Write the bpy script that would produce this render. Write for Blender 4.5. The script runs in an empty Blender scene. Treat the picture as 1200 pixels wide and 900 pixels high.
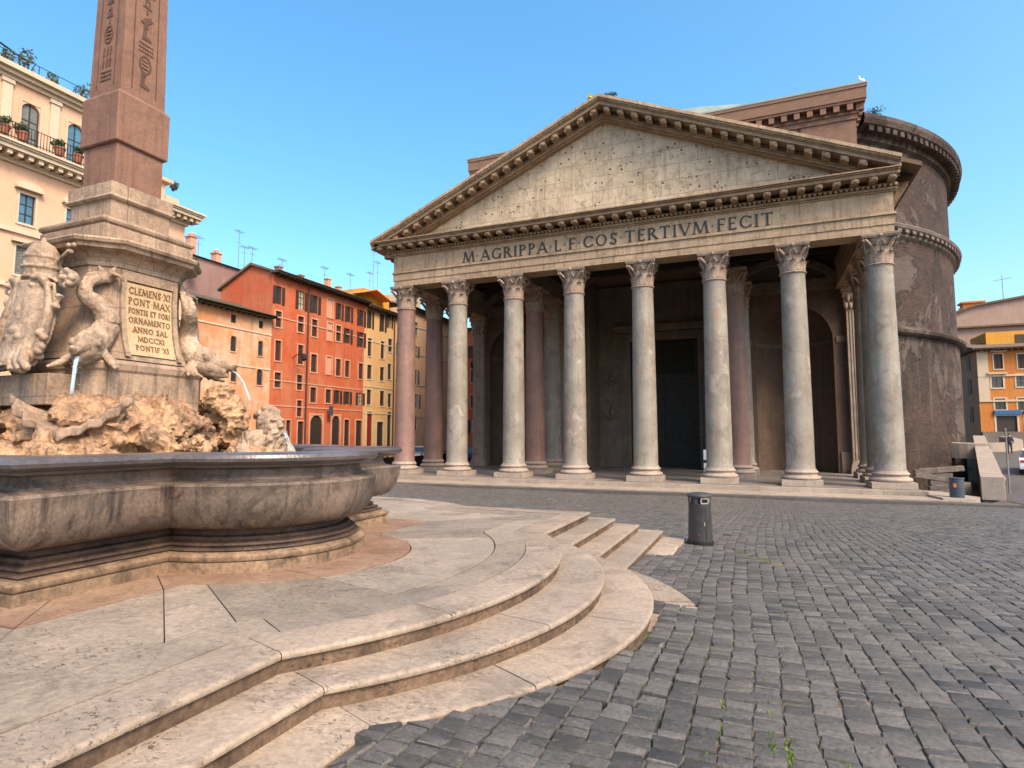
import bpy, math, random
import numpy as np
from mathutils import Vector, Matrix, Euler
R = math.radians
PI = math.pi
random.seed(7)
rng = np.random.default_rng(11)
scene = bpy.context.scene

# ---------------------------------------------------------------- camera, sky, sun, exposure
CAM = np.array([9.0, -38.6, 2.87]); YAW, PITCH, FOC = 0.391, 0.086, 697.0
cam = bpy.data.cameras.new('camera')
cam.sensor_width = 36.0; cam.lens = 36.0 * FOC / 1200.0
cam.clip_start = 0.05; cam.clip_end = 5000
cam_o = bpy.data.objects.new('camera', cam); scene.collection.objects.link(cam_o)
cam_o.location = CAM; cam_o.rotation_euler = (PI / 2 + PITCH, 0, YAW)
scene.camera = cam_o

SUN_EL, SUN_AZ = R(47), R(122)          # azimuth measured from +y (the temple's axis) towards +x
world = bpy.data.worlds.new('World'); scene.world = world; world.use_nodes = True
wn = world.node_tree; wn.nodes.clear()
sky = wn.nodes.new('ShaderNodeTexSky'); sky.sky_type = 'NISHITA'; sky.sun_disc = False
sky.sun_elevation = SUN_EL; sky.sun_rotation = SUN_AZ
sky.air_density = 1.0; sky.dust_density = 3.5; sky.ozone_density = 2.0; sky.altitude = 50
hsv = wn.nodes.new('ShaderNodeHueSaturation'); hsv.inputs['Saturation'].default_value = 1.3; hsv.inputs['Hue'].default_value = 0.486
bg = wn.nodes.new('ShaderNodeBackground'); bg.inputs[1].default_value = 0.15
wo = wn.nodes.new('ShaderNodeOutputWorld')
wn.links.new(sky.outputs[0], hsv.inputs['Color']); wn.links.new(hsv.outputs[0], bg.inputs[0]); wn.links.new(bg.outputs[0], wo.inputs[0])

sl = bpy.data.lights.new('sun', 'SUN'); sl.energy = 2.0; sl.angle = R(20); sl.color = (1.0, 0.80, 0.58)
so = bpy.data.objects.new('sun', sl); scene.collection.objects.link(so)
sd = Vector((math.sin(SUN_AZ) * math.cos(SUN_EL), math.cos(SUN_AZ) * math.cos(SUN_EL), math.sin(SUN_EL)))
so.rotation_euler = sd.to_track_quat('Z', 'Y').to_euler(); so.location = (60, -30, 60)
vs = scene.view_settings
vs.view_transform = 'Standard'; vs.look = 'None'; vs.exposure = 1.35; vs.gamma = 1.0; vs.use_curve_mapping = False
scene.render.engine = 'CYCLES'
scene.cycles.use_denoising = True
scene.cycles.max_bounces = 6

# ---------------------------------------------------------------- helpers
_F = np.array([-math.sin(YAW) * math.cos(PITCH), math.cos(YAW) * math.cos(PITCH), math.sin(PITCH)])
_R = np.array([math.cos(YAW), math.sin(YAW), 0.0]); _U = np.cross(_R, _F)
def ray(u, v): return _F + _R * (u - 600) / FOC + _U * (450 - v) / FOC
def on(ax, u, v, val):                  # the point of the plane (axis = val) seen at a photograph position
    d = ray(u, v); return CAM + d * (val - CAM[ax]) / d[ax]

col = scene.collection
class MB:
    def __init__(s): s.v = []; s.f = []
    def add(s, vs, fs):
        n = len(s.v); s.v.extend([tuple(map(float, p)) for p in vs]); s.f.extend([tuple(i + n for i in f) for f in fs]); return s
    def box(s, x0, x1, y0, y1, z0, z1):
        return s.add([(x0, y0, z0), (x1, y0, z0), (x1, y1, z0), (x0, y1, z0), (x0, y0, z1), (x1, y0, z1), (x1, y1, z1), (x0, y1, z1)],
                     [(0, 3, 2, 1), (4, 5, 6, 7), (0, 1, 5, 4), (1, 2, 6, 5), (2, 3, 7, 6), (3, 0, 4, 7)])
    def obox(s, c, ax, ay, az):         # box from centre and three half-axes
        c, ax, ay, az = map(np.array, (c, ax, ay, az))
        P = [c + i * ax + j * ay + k * az for k in (-1, 1) for (i, j) in ((-1, -1), (1, -1), (1, 1), (-1, 1))]
        return s.add(P, [(0, 3, 2, 1), (4, 5, 6, 7), (0, 1, 5, 4), (1, 2, 6, 5), (2, 3, 7, 6), (3, 0, 4, 7)])
    def prism(s, poly, f0, f1):         # polygon carried from map f0 to map f1
        n = len(poly)
        V = [f0(*p) for p in poly] + [f1(*p) for p in poly]
        F = [tuple(range(n))[::-1], tuple(range(n, 2 * n))] + [(i, (i + 1) % n, n + (i + 1) % n, n + i) for i in range(n)]
        return s.add(V, F)
    def lathe(s, prof, n=24, c=(0, 0, 0), a0=0, a1=2 * PI, cap=True, wob=0):
        full = abs(a1 - a0 - 2 * PI) < 1e-6
        m = n if full else n + 1
        V = []
        for (r, z) in prof:
            for i in range(m):
                a = a0 + (a1 - a0) * i / n
                V.append((c[0] + r * math.cos(a), c[1] + r * math.sin(a), c[2] + z))
        F = []
        for j in range(len(prof) - 1):
            for i in range(n):
                k = (i + 1) % m if full else i + 1
                F.append((j * m + i, j * m + k, (j + 1) * m + k, (j + 1) * m + i))
        if cap and full:
            if prof[0][0] > 1e-4: F.append(tuple(range(m))[::-1])
            if prof[-1][0] > 1e-4: F.append(tuple((len(prof) - 1) * m + i for i in range(m)))
        return s.add(V, F)
    def tube(s, pts, rad, n=8, cap=True, flat=None):
        pts = [np.array(p, float) for p in pts]
        if not hasattr(rad, '__len__'): rad = [rad] * len(pts)
        V = []; up = np.array([0.13, 0.07, 1.0])
        for i, p in enumerate(pts):
            t = pts[min(i + 1, len(pts) - 1)] - pts[max(i - 1, 0)]; t /= np.linalg.norm(t) + 1e-9
            a = np.cross(t, up)
            if np.linalg.norm(a) < .1: a = np.cross(t, np.array([1, .2, 0]))
            a /= np.linalg.norm(a); b = np.cross(a, t); r = rad[i]
            fl = flat[i] if flat else 1
            for k in range(n):
                q = 2 * PI * k / n; V.append(p + r * (math.cos(q) * a + fl * math.sin(q) * b))
        F = [(i * n + k, i * n + (k + 1) % n, (i + 1) * n + (k + 1) % n, (i + 1) * n + k) for i in range(len(pts) - 1) for k in range(n)]
        if cap: F += [tuple(range(n))[::-1], tuple((len(pts) - 1) * n + k for k in range(n))]
        return s.add(V, F)
    def ball(s, c, r, nu=14, nv=9, rot=None):
        if not hasattr(r, '__len__'): r = (r, r, r)
        M = Euler(rot or (0, 0, 0)).to_matrix()
        V = []
        for j in range(nv + 1):
            t = PI * j / nv
            for i in range(nu):
                a = 2 * PI * i / nu
                p = M @ Vector((r[0] * math.sin(t) * math.cos(a), r[1] * math.sin(t) * math.sin(a), r[2] * math.cos(t)))
                V.append((c[0] + p.x, c[1] + p.y, c[2] + p.z))
        F = [(j * nu + i, (j + 1) * nu + i, (j + 1) * nu + (i + 1) % nu, j * nu + (i + 1) % nu) for j in range(nv) for i in range(nu)]
        return s.add(V, F)
    def sweep(s, path, prof, closed=True):      # profile (outward offset, z) carried round a plan outline with mitred corners
        n = len(path); P = [np.array(p, float) for p in path]; N = []
        for i in range(n):
            a = P[i] - P[i - 1] if (closed or i > 0) else P[1] - P[0]
            b = P[(i + 1) % n] - P[i] if (closed or i < n - 1) else P[i] - P[i - 1]
            a /= np.linalg.norm(a) + 1e-12; b /= np.linalg.norm(b) + 1e-12
            na = np.array([a[1], -a[0]]); nb = np.array([b[1], -b[0]])
            m = na + nb; m /= np.linalg.norm(m) + 1e-12
            N.append(m / max(.45, m @ na))
        V = []
        for (o, z) in prof:
            for i in range(n): q = P[i] + N[i] * o; V.append((q[0], q[1], z))
        F = []
        for j in range(len(prof) - 1):
            for i in range(n if closed else n - 1):
                k = (i + 1) % n; F.append((j * n + i, j * n + k, (j + 1) * n + k, (j + 1) * n + i))
        return s.add(V, F)
    def fill(s, path, z): return s.add([(p[0], p[1], z) for p in path], [tuple(range(len(path)))])
    def mesh(s, name):
        me = bpy.data.meshes.new(name); me.from_pydata(s.v, [], s.f); me.update(); return me
    def build(s, name, mat, parent=None, smooth=False, bevel=0, fix=True):
        me = s.mesh(name)
        if fix:
            import bmesh
            b = bmesh.new(); b.from_mesh(me); bmesh.ops.recalc_face_normals(b, faces=b.faces); b.to_mesh(me); b.free()
        o = bpy.data.objects.new(name, me); col.objects.link(o)
        if mat: me.materials.append(mat)
        if parent is not None: attach(o, parent)
        if smooth: soften(me, smooth)
        if bevel:
            m = o.modifiers.new('b', 'BEVEL'); m.width = bevel; m.segments = 2; m.limit_method = 'ANGLE'; m.angle_limit = R(35)
        return o
def soften(me, ang):
    me.polygons.foreach_set('use_smooth', [True] * len(me.polygons))
    if ang is not True:
        try: me.set_sharp_from_angle(angle=R(ang))
        except Exception: pass
def world_loc(o):
    m = Matrix.LocRotScale(o.location, o.rotation_euler, o.scale)
    return m if o.parent is None else world_loc(o.parent) @ o.matrix_parent_inverse @ m
def attach(o, parent):                  # meshes are written in world coordinates; keep them there
    o.parent = parent; o.matrix_parent_inverse = world_loc(parent).inverted()
def tag(o, label=None, cat=None, group=None, kind=None):
    if label: o['label'] = label
    if cat: o['category'] = cat
    if group: o['group'] = group
    if kind: o['kind'] = kind
    return o
def thing(name, loc, label, cat, group=None):
    o = bpy.data.objects.new(name, None); col.objects.link(o); o.location = loc; o.empty_display_size = .2
    return tag(o, label, cat, group)
def copy_tree(o, parent=None):
    c = o.copy(); col.objects.link(c)
    if parent is not None: c.parent = parent; c.matrix_parent_inverse = o.matrix_parent_inverse.copy()
    for ch in [x for x in bpy.data.objects if x.parent == o]: copy_tree(ch, c)
    return c
_tex = {}
def tex(kind, size, depth=2):
    k = (kind, size, depth)
    if k not in _tex:
        t = bpy.data.textures.new('t', kind); t.noise_scale = size
        if kind == 'CLOUDS': t.noise_depth = depth
        if kind == 'MUSGRAVE': t.musgrave_type = 'RIDGED_MULTIFRACTAL'; t.octaves = 4; t.noise_intensity = .5
        _tex[k] = t
    return _tex[k]
def sculpt(mb, name, mat, parent, voxel=.02, disp=((.25, .05),), smooth=2, label=None):
    """fuse overlapping volumes into one carved surface"""
    o = mb.build(name, mat, parent, fix=False)
    r = o.modifiers.new('r', 'REMESH'); r.mode = 'VOXEL'; r.voxel_size = voxel
    if smooth:
        s = o.modifiers.new('s', 'SMOOTH'); s.iterations = smooth; s.factor = .5
    for q_ in disp:
        d = o.modifiers.new('d', 'DISPLACE'); d.texture = tex(q_[2] if len(q_) > 2 else 'CLOUDS', q_[0]); d.strength = q_[1]; d.mid_level = .5
    dg = bpy.context.evaluated_depsgraph_get()
    me = bpy.data.meshes.new_from_object(o.evaluated_get(dg))
    o.modifiers.clear(); old = o.data; o.data = me; me.name = name
    bpy.data.meshes.remove(old)
    soften(me, 50)
    if not me.materials: me.materials.append(mat)
    if label: o['label'] = label
    return o

# ---------------------------------------------------------------- materials
class NT:
    def __init__(s, name):
        s.m = bpy.data.materials.new(name); s.m.use_nodes = True; s.t = s.m.node_tree; s.t.nodes.clear()
        s.b = s.n('ShaderNodeBsdfPrincipled'); s.o = s.n('ShaderNodeOutputMaterial'); s.l(s.b.outputs[0], s.o.inputs[0])
        s.pos = s.n('ShaderNodeNewGeometry')
    def n(s, t, **k):
        x = s.t.nodes.new(t)
        for a, v in k.items(): setattr(x, a, v)
        return x
    def l(s, a, b): s.t.links.new(a, b)
    def put(s, i, v):
        if hasattr(v, 'is_output') or hasattr(v, 'links'): s.l(v, i)
        else: i.default_value = v
    def mapping(s, scale=(1, 1, 1), rot=(0, 0, 0), vec=None):
        m = s.n('ShaderNodeMapping'); m.inputs['Scale'].default_value = scale; m.inputs['Rotation'].default_value = rot
        s.l(vec or s.pos.outputs['Position'], m.inputs['Vector']); return m.outputs[0]
    def noise(s, sc, det=5, rough=.6, vec=None, dist=0):
        x = s.n('ShaderNodeTexNoise'); x.inputs['Scale'].default_value = sc; x.inputs['Detail'].default_value = det
        x.inputs['Roughness'].default_value = rough; x.inputs['Distortion'].default_value = dist
        s.l(vec or s.pos.outputs['Position'], x.inputs['Vector']); return x.outputs[0]
    def voro(s, sc, vec=None, feat='F1'):
        x = s.n('ShaderNodeTexVoronoi'); x.feature = feat; x.inputs['Scale'].default_value = sc
        s.l(vec or s.pos.outputs['Position'], x.inputs['Vector']); return x
    def ramp(s, f, stops):
        x = s.n('ShaderNodeValToRGB'); e = x.color_ramp.elements
        while len(e) < len(stops): e.new(.5)
        for i, (p, c) in enumerate(stops):
            e[i].position = p; e[i].color = (*c, 1) if hasattr(c, '__len__') else (c, c, c, 1)
        s.l(f, x.inputs[0]); return x.outputs[0]
    def mix(s, f, a, b, mode='MIX'):
        x = s.n('ShaderNodeMix', data_type='RGBA', blend_type=mode)
        s.put(x.inputs[0], f)
        for i, v in ((6, a), (7, b)):
            if hasattr(v, 'links'): s.l(v, x.inputs[i])
            else: x.inputs[i].default_value = (*v, 1)
        return x.outputs[2]
    def math(s, op, a, b=0.0):
        x = s.n('ShaderNodeMath', operation=op); s.put(x.inputs[0], a); s.put(x.inputs[1], b); return x.outputs[0]
    def bump(s, h, strength=.3, dist=.02, normal=None):
        x = s.n('ShaderNodeBump'); x.inputs['Strength'].default_value = strength; x.inputs['Distance'].default_value = dist
        s.l(h, x.inputs['Height'])
        if normal: s.l(normal, x.inputs['Normal'])
        return x.outputs[0]
    def fin(s, color, rough=.8, normal=None, spec=.3, metal=0):
        s.put(s.b.inputs['Base Color'], color if hasattr(color, 'links') else (*color, 1))
        s.put(s.b.inputs['Roughness'], rough); s.b.inputs['Specular IOR Level'].default_value = spec
        s.b.inputs['Metallic'].default_value = metal
        if normal: s.l(normal, s.b.inputs['Normal'])
        return s.m
ALB = .74
def wallvec(nt):                        # (horizontal run, height) for walls that stand along x or y
    x = nt.n('ShaderNodeSeparateXYZ'); nt.l(nt.pos.outputs['Position'], x.inputs[0])
    c = nt.n('ShaderNodeCombineXYZ'); nt.l(nt.math('ADD', x.outputs[0], x.outputs[1]), c.inputs[0]); nt.l(x.outputs[2], c.inputs[1])
    return c.outputs[0]
def stone(name, a, b, dark, sc=1.0, grain=30, stain=.5, streak=.4, pits=0, bump=.35, rough=.8, spec=.3, blocks=None, joint=(.12, .09, .07), holes=0, island=0):
    a, b, dark = [tuple(x * ALB for x in q) for q in (a, b, dark)]
    nt = NT(name)
    c = nt.mix(nt.ramp(nt.noise(.9 * sc, 6, .65), [(.35, 0.), (.65, 1.)]), a, b)
    c = nt.mix(nt.math('MULTIPLY', nt.ramp(nt.noise(grain, 4, .7), [(.4, 0.), (.62, 1.)]), .35), c, dark)
    d = nt.ramp(nt.noise(2.3 * sc, 8, .72, dist=.8), [(.5, 0.), (.72, 1.)])
    c = nt.mix(nt.math('MULTIPLY', d, stain), c, dark)
    if streak:
        st = nt.ramp(nt.noise(1.6 * sc, 6, .7, vec=nt.mapping((3.2, 3.2, .22))), [(.5, 0.), (.7, 1.)])
        c = nt.mix(nt.math('MULTIPLY', st, streak), c, dark)
    h = nt.math('ADD', nt.math('MULTIPLY', nt.noise(grain * .7, 5, .7), .5), nt.noise(4 * sc, 5, .6))
    if island:
        rp = nt.ramp(nt.pos.outputs['Random Per Island'], [(0., (.60, .585, .56)), (.3, (1.1, 1.08, 1.06)), (.5, (.82, .76, .70)), (.72, (1.2, 1.2, 1.18)), (1., (.74, .70, .66))])
        c = nt.mix(island, c, nt.mix(1., c, rp, 'MULTIPLY'))
    if pits:
        p = nt.ramp(nt.noise(pits * 2.2, 3, .65, vec=nt.mapping((1, 1.9, 2.2)), dist=1.2), [(.585, 0.), (.64, 1.)])
        g = nt.ramp(nt.noise(pits * .12, 3, .6), [(.48, 0.), (.6, 1.)])
        p = nt.math('MULTIPLY', p, g)
        c = nt.mix(nt.math('MULTIPLY', p, .75), c, tuple(x * .35 for x in dark)); h = nt.math('SUBTRACT', h, nt.math('MULTIPLY', p, 1.5))
    if holes:
        hv = nt.voro(holes, vec=nt.mapping((1, .001, 1)))
        p = nt.ramp(hv.outputs['Distance'], [(.13, 1.), (.19, 0.)])
        g = nt.ramp(nt.noise(1.1, 3, .6), [(.44, 0.), (.48, 1.)]); p = nt.math('MULTIPLY', p, g)
        c = nt.mix(nt.math('MULTIPLY', p, .9), c, (.02, .016, .012)); h = nt.math('SUBTRACT', h, nt.math('MULTIPLY', p, 3))
    if blocks:
        bt = nt.n('ShaderNodeTexBrick'); bt.inputs['Scale'].default_value = 1; bt.inputs['Brick Width'].default_value = blocks[0]
        bt.inputs['Row Height'].default_value = blocks[1]; bt.inputs['Mortar Size'].default_value = blocks[2]; bt.inputs['Mortar Smooth'].default_value = .3
        bt.inputs['Color1'].default_value = (.35, .35, .35, 1); bt.inputs['Color2'].default_value = (.7, .7, .7, 1); bt.inputs['Mortar'].default_value = (0, 0, 0, 1)
        nz = nt.noise(1.3, 4); wv = nt.n('ShaderNodeVectorMath', operation='MULTIPLY_ADD')
        cb = nt.n('ShaderNodeCombineXYZ'); nt.l(nz, cb.inputs[0]); nt.l(nz, cb.inputs[1])
        nt.l(cb.outputs[0], wv.inputs[0]); wv.inputs[1].default_value = (blocks[3],) * 3; nt.l(wallvec(nt), wv.inputs[2])
        nt.l(wv.outputs[0], bt.inputs['Vector'])
        c = nt.mix(.5, c, nt.mix(1., c, nt.ramp(bt.outputs['Color'], [(0., .5), (1., 1.5)]), 'MULTIPLY'))
        c = nt.mix(nt.math('MULTIPLY', bt.outputs['Fac'], .75), c, joint); h = nt.math('SUBTRACT', h, nt.math('MULTIPLY', bt.outputs['Fac'], 1.2))
    return nt.fin(c, rough, nt.bump(h, bump, .03), spec)
def plain(name, c, rough=.6, var=.25, sc=6, metal=0, spec=.4, bump=.1):
    nt = NT(name)
    k = nt.mix(nt.ramp(nt.noise(sc, 5, .65), [(.35, 0.), (.7, 1.)]), tuple(x * (1 - var) for x in c), tuple(min(1, x * (1 + var)) for x in c))
    return nt.fin(k, rough, nt.bump(nt.noise(sc * 6, 4), bump, .01), spec, metal)
def plaster(name, c, dirt, fade, amt=.5, streak=.45):
    c, dirt, fade = [tuple(x * ALB for x in q) for q in (c, dirt, fade)]
    nt = NT(name)
    k = nt.mix(nt.ramp(nt.noise(.35, 7, .68), [(.38, 0.), (.64, 1.)]), c, fade)
    k = nt.mix(nt.math('MULTIPLY', nt.ramp(nt.noise(1.5, 8, .75, dist=.6), [(.5, 0.), (.72, 1.)]), amt), k, dirt)
    k = nt.mix(nt.math('MULTIPLY', nt.ramp(nt.noise(1.1, 6, .7, vec=nt.mapping((2.5, 2.5, .18))), [(.5, 0.), (.72, 1.)]), streak), k, dirt)
    return nt.fin(k, .85, nt.bump(nt.noise(14, 6, .7), .25, .02), .2)
def foliage(name, a, b):
    nt = NT(name)
    k = nt.mix(nt.pos.outputs['Random Per Island'], a, b)
    return nt.fin(k, .6, None, .3)
M = {}
M['steps'] = stone('travertine_paving', (.46, .38, .295), (.315, .27, .213), (.10, .078, .06), 1.1, 22, .72, 0, 9, .45, .62, .35, island=.9)
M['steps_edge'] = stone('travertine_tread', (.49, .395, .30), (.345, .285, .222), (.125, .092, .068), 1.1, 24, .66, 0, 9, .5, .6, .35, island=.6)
M['riser'] = stone('dirty_shaded_riser', (.27, .175, .11), (.10, .065, .042), (.018, .014, .011), 2.2, 25, .85, .3, 8, .5, .8)  # dirt, plus shade under the nosings put into the darker riser colour
M['stain_paving'] = stone('rust_stained_paving', (.40, .27, .18), (.27, .155, .095), (.12, .07, .045), 1.6, 22, .7, 0, 8, .4, .6, .35, island=.3)
M['basin'] = stone('streaked_basin_marble', (.29, .21, .155), (.115, .088, .07), (.02, .016, .014), 1.5, 35, .95, .95, 0, .3, .5, .45)
M['rim'] = stone('dark_wet_rim_marble', (.15, .13, .125), (.085, .073, .07), (.025, .022, .022), 2.2, 30, .6, .2, 0, .25, .28, .6)
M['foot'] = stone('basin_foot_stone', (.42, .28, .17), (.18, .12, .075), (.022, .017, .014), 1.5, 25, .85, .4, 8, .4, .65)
M['foot_dark'] = stone('near_black_foot_moulding', (.14, .085, .055), (.05, .036, .028), (.014, .012, .011), 2.0, 25, .9, .2, 6, .4, .6)  # near-black tone for the recessed mouldings below the bowl
M['pedestal'] = stone('pedestal_marble', (.50, .36, .24), (.36, .245, .165), (.10, .066, .046), 1.8, 30, .65, .75, 0, .35, .7, blocks=(.9, .55, .006, .02))
M['panel'] = stone('inscribed_marble', (.70, .50, .27), (.58, .40, .215), (.27, .18, .11), 1.6, 30, .4, .35, 14, .25, .6)
M['granite'] = stone('red_granite', (.35, .185, .12), (.27, .145, .095), (.085, .048, .035), 1.8, 60, .45, .5, 16, .35, .75)
M['granite_dark'] = stone('carved_granite', (.17, .09, .06), (.12, .065, .045), (.05, .03, .02), 1.8, 60, .4, .3, 0, .35, .8)
M['carving'] = stone('carved_marble', (.62, .465, .325), (.36, .245, .16), (.065, .043, .031), 2.4, 30, .8, .5, 0, .4, .65)
M['rockwork'] = stone('carved_travertine_rocks', (.70, .43, .225), (.36, .21, .125), (.05, .035, .028), 1.6, 18, .95, .5, 12, .6, .7)
nt = NT('veined_grey_granite')
c = nt.mix(nt.ramp(nt.noise(.7, 7, .7), [(.36, 0.), (.64, 1.)]), (.285, .265, .215), (.195, .172, .138))
c = nt.mix(nt.math('MULTIPLY', nt.ramp(nt.noise(48, 4, .7), [(.42, 0.), (.62, 1.)]), .4), c, (.11, .095, .08))
c = nt.mix(nt.math('MULTIPLY', nt.ramp(nt.noise(1.1, 8, .75, dist=1.0), [(.52, 0.), (.66, 1.)]), .6), c, (.10, .07, .05))
c = nt.mix(nt.math('MULTIPLY', nt.ramp(nt.noise(1.3, 6, .7, vec=nt.mapping((2.6, 2.6, .2))), [(.52, 0.), (.7, 1.)]), .5), c, (.12, .09, .068))
c = nt.mix(nt.math('MULTIPLY', nt.ramp(nt.noise(.8, 8, .72, dist=.5), [(.58, 0.), (.64, 1.)]), .5), c, (.38, .34, .285))
vv = nt.voro(.22, vec=nt.mapping((1, 1, 1.0), (.5, .3, 0)), feat='DISTANCE_TO_EDGE')
vn = nt.math('ADD', vv.outputs['Distance'], nt.math('MULTIPLY', nt.noise(1.4, 4), .05))
c = nt.mix(nt.math('MULTIPLY', nt.ramp(vn, [(.022, 1.), (.034, 0.)]), .55), c, (.26, .12, .075))
M['grey_col'] = nt.fin(c, .55, nt.bump(nt.noise(30, 6, .7), .25, .02), .35)
M['pink_col'] = stone('pink_granite', (.34, .20, .16), (.25, .155, .13), (.12, .075, .06), .8, 45, .55, .5, 0, .2, .55, .35)
M['base'] = stone('column_base_marble', (.50, .42, .34), (.42, .34, .275), (.18, .13, .10), 1.4, 30, .55, .35, 8, .4, .7)
M['capital'] = stone('weathered_capital_marble', (.50, .40, .31), (.38, .28, .21), (.10, .065, .045), 2.2, 20, .6, .4, 0, .5, .8)
M['entab'] = stone('entablature_marble', (.60, .445, .285), (.45, .325, .205), (.14, .092, .06), .8, 22, .7, .7, 5, .35, .75, blocks=(3.4, 1.1, .012, .03), joint=(.2, .14, .1))
M['cornice'] = stone('cornice_marble', (.48, .34, .21), (.32, .215, .135), (.085, .054, .036), 1.3, 18, .65, .4, 5, .45, .8)
M['tympanum'] = stone('drilled_tympanum_marble', (.72, .60, .42), (.57, .46, .32), (.19, .135, .09), .8, 14, .8, .5, 5, .45, .8, blocks=(2.3, 1.02, .018, .06), joint=(.22, .16, .11), holes=2.3)
nt = NT('drum_brick')
c = nt.mix(nt.ramp(nt.noise(.16, 6, .7), [(.4, 0.), (.6, 1.)]), (.20, .125, .095), (.125, .09, .075))
bt = nt.n('ShaderNodeTexBrick'); bt.inputs['Scale'].default_value = 1; bt.inputs['Brick Width'].default_value = .62; bt.inputs['Row Height'].default_value = .17; bt.inputs['Mortar Size'].default_value = .022
bt.inputs['Color1'].default_value = (.3, .3, .3, 1); bt.inputs['Color2'].default_value = (.75, .75, .75, 1); bt.inputs['Mortar'].default_value = (.5, .5, .5, 1); nt.l(wallvec(nt), bt.inputs['Vector'])
c = nt.mix(1., c, nt.ramp(bt.outputs['Color'], [(0., .55), (1., 1.45)]), 'MULTIPLY')
pl_ = nt.ramp(nt.noise(.11, 8, .74, dist=.7), [(.515, 0.), (.545, 1.)])
c = nt.mix(nt.math('MULTIPLY', pl_, .8), c, nt.mix(nt.noise(1.2, 6, .7), (.22, .165, .14), (.37, .285, .24)))
dk = nt.ramp(nt.noise(.3, 8, .76, dist=1.2), [(.5, 0.), (.66, 1.)])
c = nt.mix(nt.math('MULTIPLY', dk, .75), c, (.05, .04, .036))
ln = nt.ramp(nt.noise(.55, 7, .75, vec=nt.mapping((.35, .35, 3.2))), [(.52, 0.), (.68, 1.)])
c = nt.mix(nt.math('MULTIPLY', ln, .55), c, (.07, .05, .042))
stq = nt.ramp(nt.noise(.5, 6, .7, vec=nt.mapping((1.6, 1.6, .12))), [(.56, 0.), (.68, 1.)])
c = nt.mix(nt.math('MULTIPLY', stq, .5), c, (.33, .27, .235))
hh = nt.math('ADD', nt.math('MULTIPLY', pl_, .8), nt.math('ADD', nt.noise(2.2, 7, .75), nt.math('MULTIPLY', bt.outputs['Fac'], -.5)))
M['brick'] = nt.fin(nt.mix(1., c, (.37, .385, .385), 'MULTIPLY'), .9, nt.bump(hh, 1.0, .14), .2)
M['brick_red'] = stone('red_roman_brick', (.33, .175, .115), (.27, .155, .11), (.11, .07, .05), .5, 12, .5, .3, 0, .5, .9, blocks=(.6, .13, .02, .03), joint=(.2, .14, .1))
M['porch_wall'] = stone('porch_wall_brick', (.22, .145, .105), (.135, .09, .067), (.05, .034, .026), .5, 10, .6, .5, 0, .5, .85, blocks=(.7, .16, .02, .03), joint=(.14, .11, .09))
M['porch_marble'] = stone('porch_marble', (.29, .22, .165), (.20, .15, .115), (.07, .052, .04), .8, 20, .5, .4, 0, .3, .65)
M['drum_trim'] = stone('grey_drum_trim', (.27, .22, .18), (.15, .12, .10), (.05, .04, .034), 1.2, 14, .85, .5, 0, .6, .85)
M['anta'] = stone('fluted_anta_marble', (.50, .40, .31), (.38, .29, .22), (.12, .085, .06), .9, 20, .6, .5, 0, .35, .7)
M['dark_wood'] = plain('porch_roof_timber', (.035, .026, .02), .8)
M['bronze'] = plain('dark_bronze', (.030, .026, .021), .6, .35, 3, 0, .25)
M['letters'] = plain('blackened_bronze_letters', (.035, .033, .025), .5, .3, 9, .3)
M['inscr'] = plain('painted_incised_letters', (.16, .085, .04), .8, .4, 20)
M['lead'] = plain('weathered_lead', (.24, .29, .265), .6, .2, .8)
M['tile'] = stone('roof_tiles', (.24, .15, .10), (.17, .12, .085), (.06, .055, .035), 1.0, 9, .6, 0, 0, .8, .9)
M['mossy'] = stone('mossy_roof_tiles', (.13, .095, .065), (.09, .085, .05), (.045, .045, .025), 1.2, 9, .6, 0, 0, .9, .9)
M['red_p'] = plaster('red_orange_plaster', (.57, .125, .05), (.30, .08, .04), (.58, .20, .10), .55, .5)
M['ochre_p'] = plaster('patchy_ochre_plaster', (.66, .31, .14), (.42, .17, .085), (.74, .56, .39), .5, .6)
M['yellow_p'] = plaster('yellow_plaster', (.74, .43, .16), (.5, .27, .11), (.72, .48, .24), .35, .3)
M['peach_p'] = plaster('peach_plaster', (.74, .46, .27), (.5, .29, .17), (.72, .5, .33), .35, .3)
M['cream_p'] = plaster('peach_cream_plaster', (.72, .44, .28), (.52, .31, .20), (.74, .50, .34), .25, .2)
M['trim'] = plaster('pale_stucco', (.68, .56, .40), (.42, .33, .23), (.64, .52, .38), .4, .35)
M['pinktrim'] = plaster('pink_stucco_surround', (.66, .34, .22), (.45, .2, .13), (.64, .38, .26), .3, .3)
M['purple_p'] = plaster('dull_mauve_plaster', (.32, .19, .165), (.2, .12, .1), (.36, .24, .2), .5, .5)
M['orange_p'] = plaster('orange_plaster', (.60, .20, .045), (.38, .12, .04), (.62, .26, .075), .45, .4)
M['gold_p'] = plaster('golden_yellow_plaster', (.74, .36, .05), (.5, .23, .05), (.74, .40, .09), .4, .4)
M['greypink_p'] = plaster('grey_pink_plaster', (.42, .29, .23), (.27, .19, .15), (.45, .33, .27), .5, .4)
M['shutter'] = plain('brown_shutter', (.055, .028, .020), .6)
M['shutter_grey'] = plain('grey_green_shutter', (.13, .14, .125), .6)
M['glass'] = plain('window_glass', (.035, .045, .055), .08, .3, 1.2, 0, .7, 0)
M['curtain'] = plain('curtained_glass', (.36, .34, .27), .2, .4, 2.5, 0, .6, 0)
M['blue_glass'] = plain('sky_lit_glass', (.05, .14, .20), .06, .3, 1.2, 0, .9, 0)
M['doorwood'] = plain('dark_door_wood', (.03, .022, .018), .6)
M['reddoor'] = plain('dark_red_door', (.17, .015, .012), .5)
M['iron'] = plain('black_iron', (.02, .02, .021), .5, .3, 8, .3)
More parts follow.
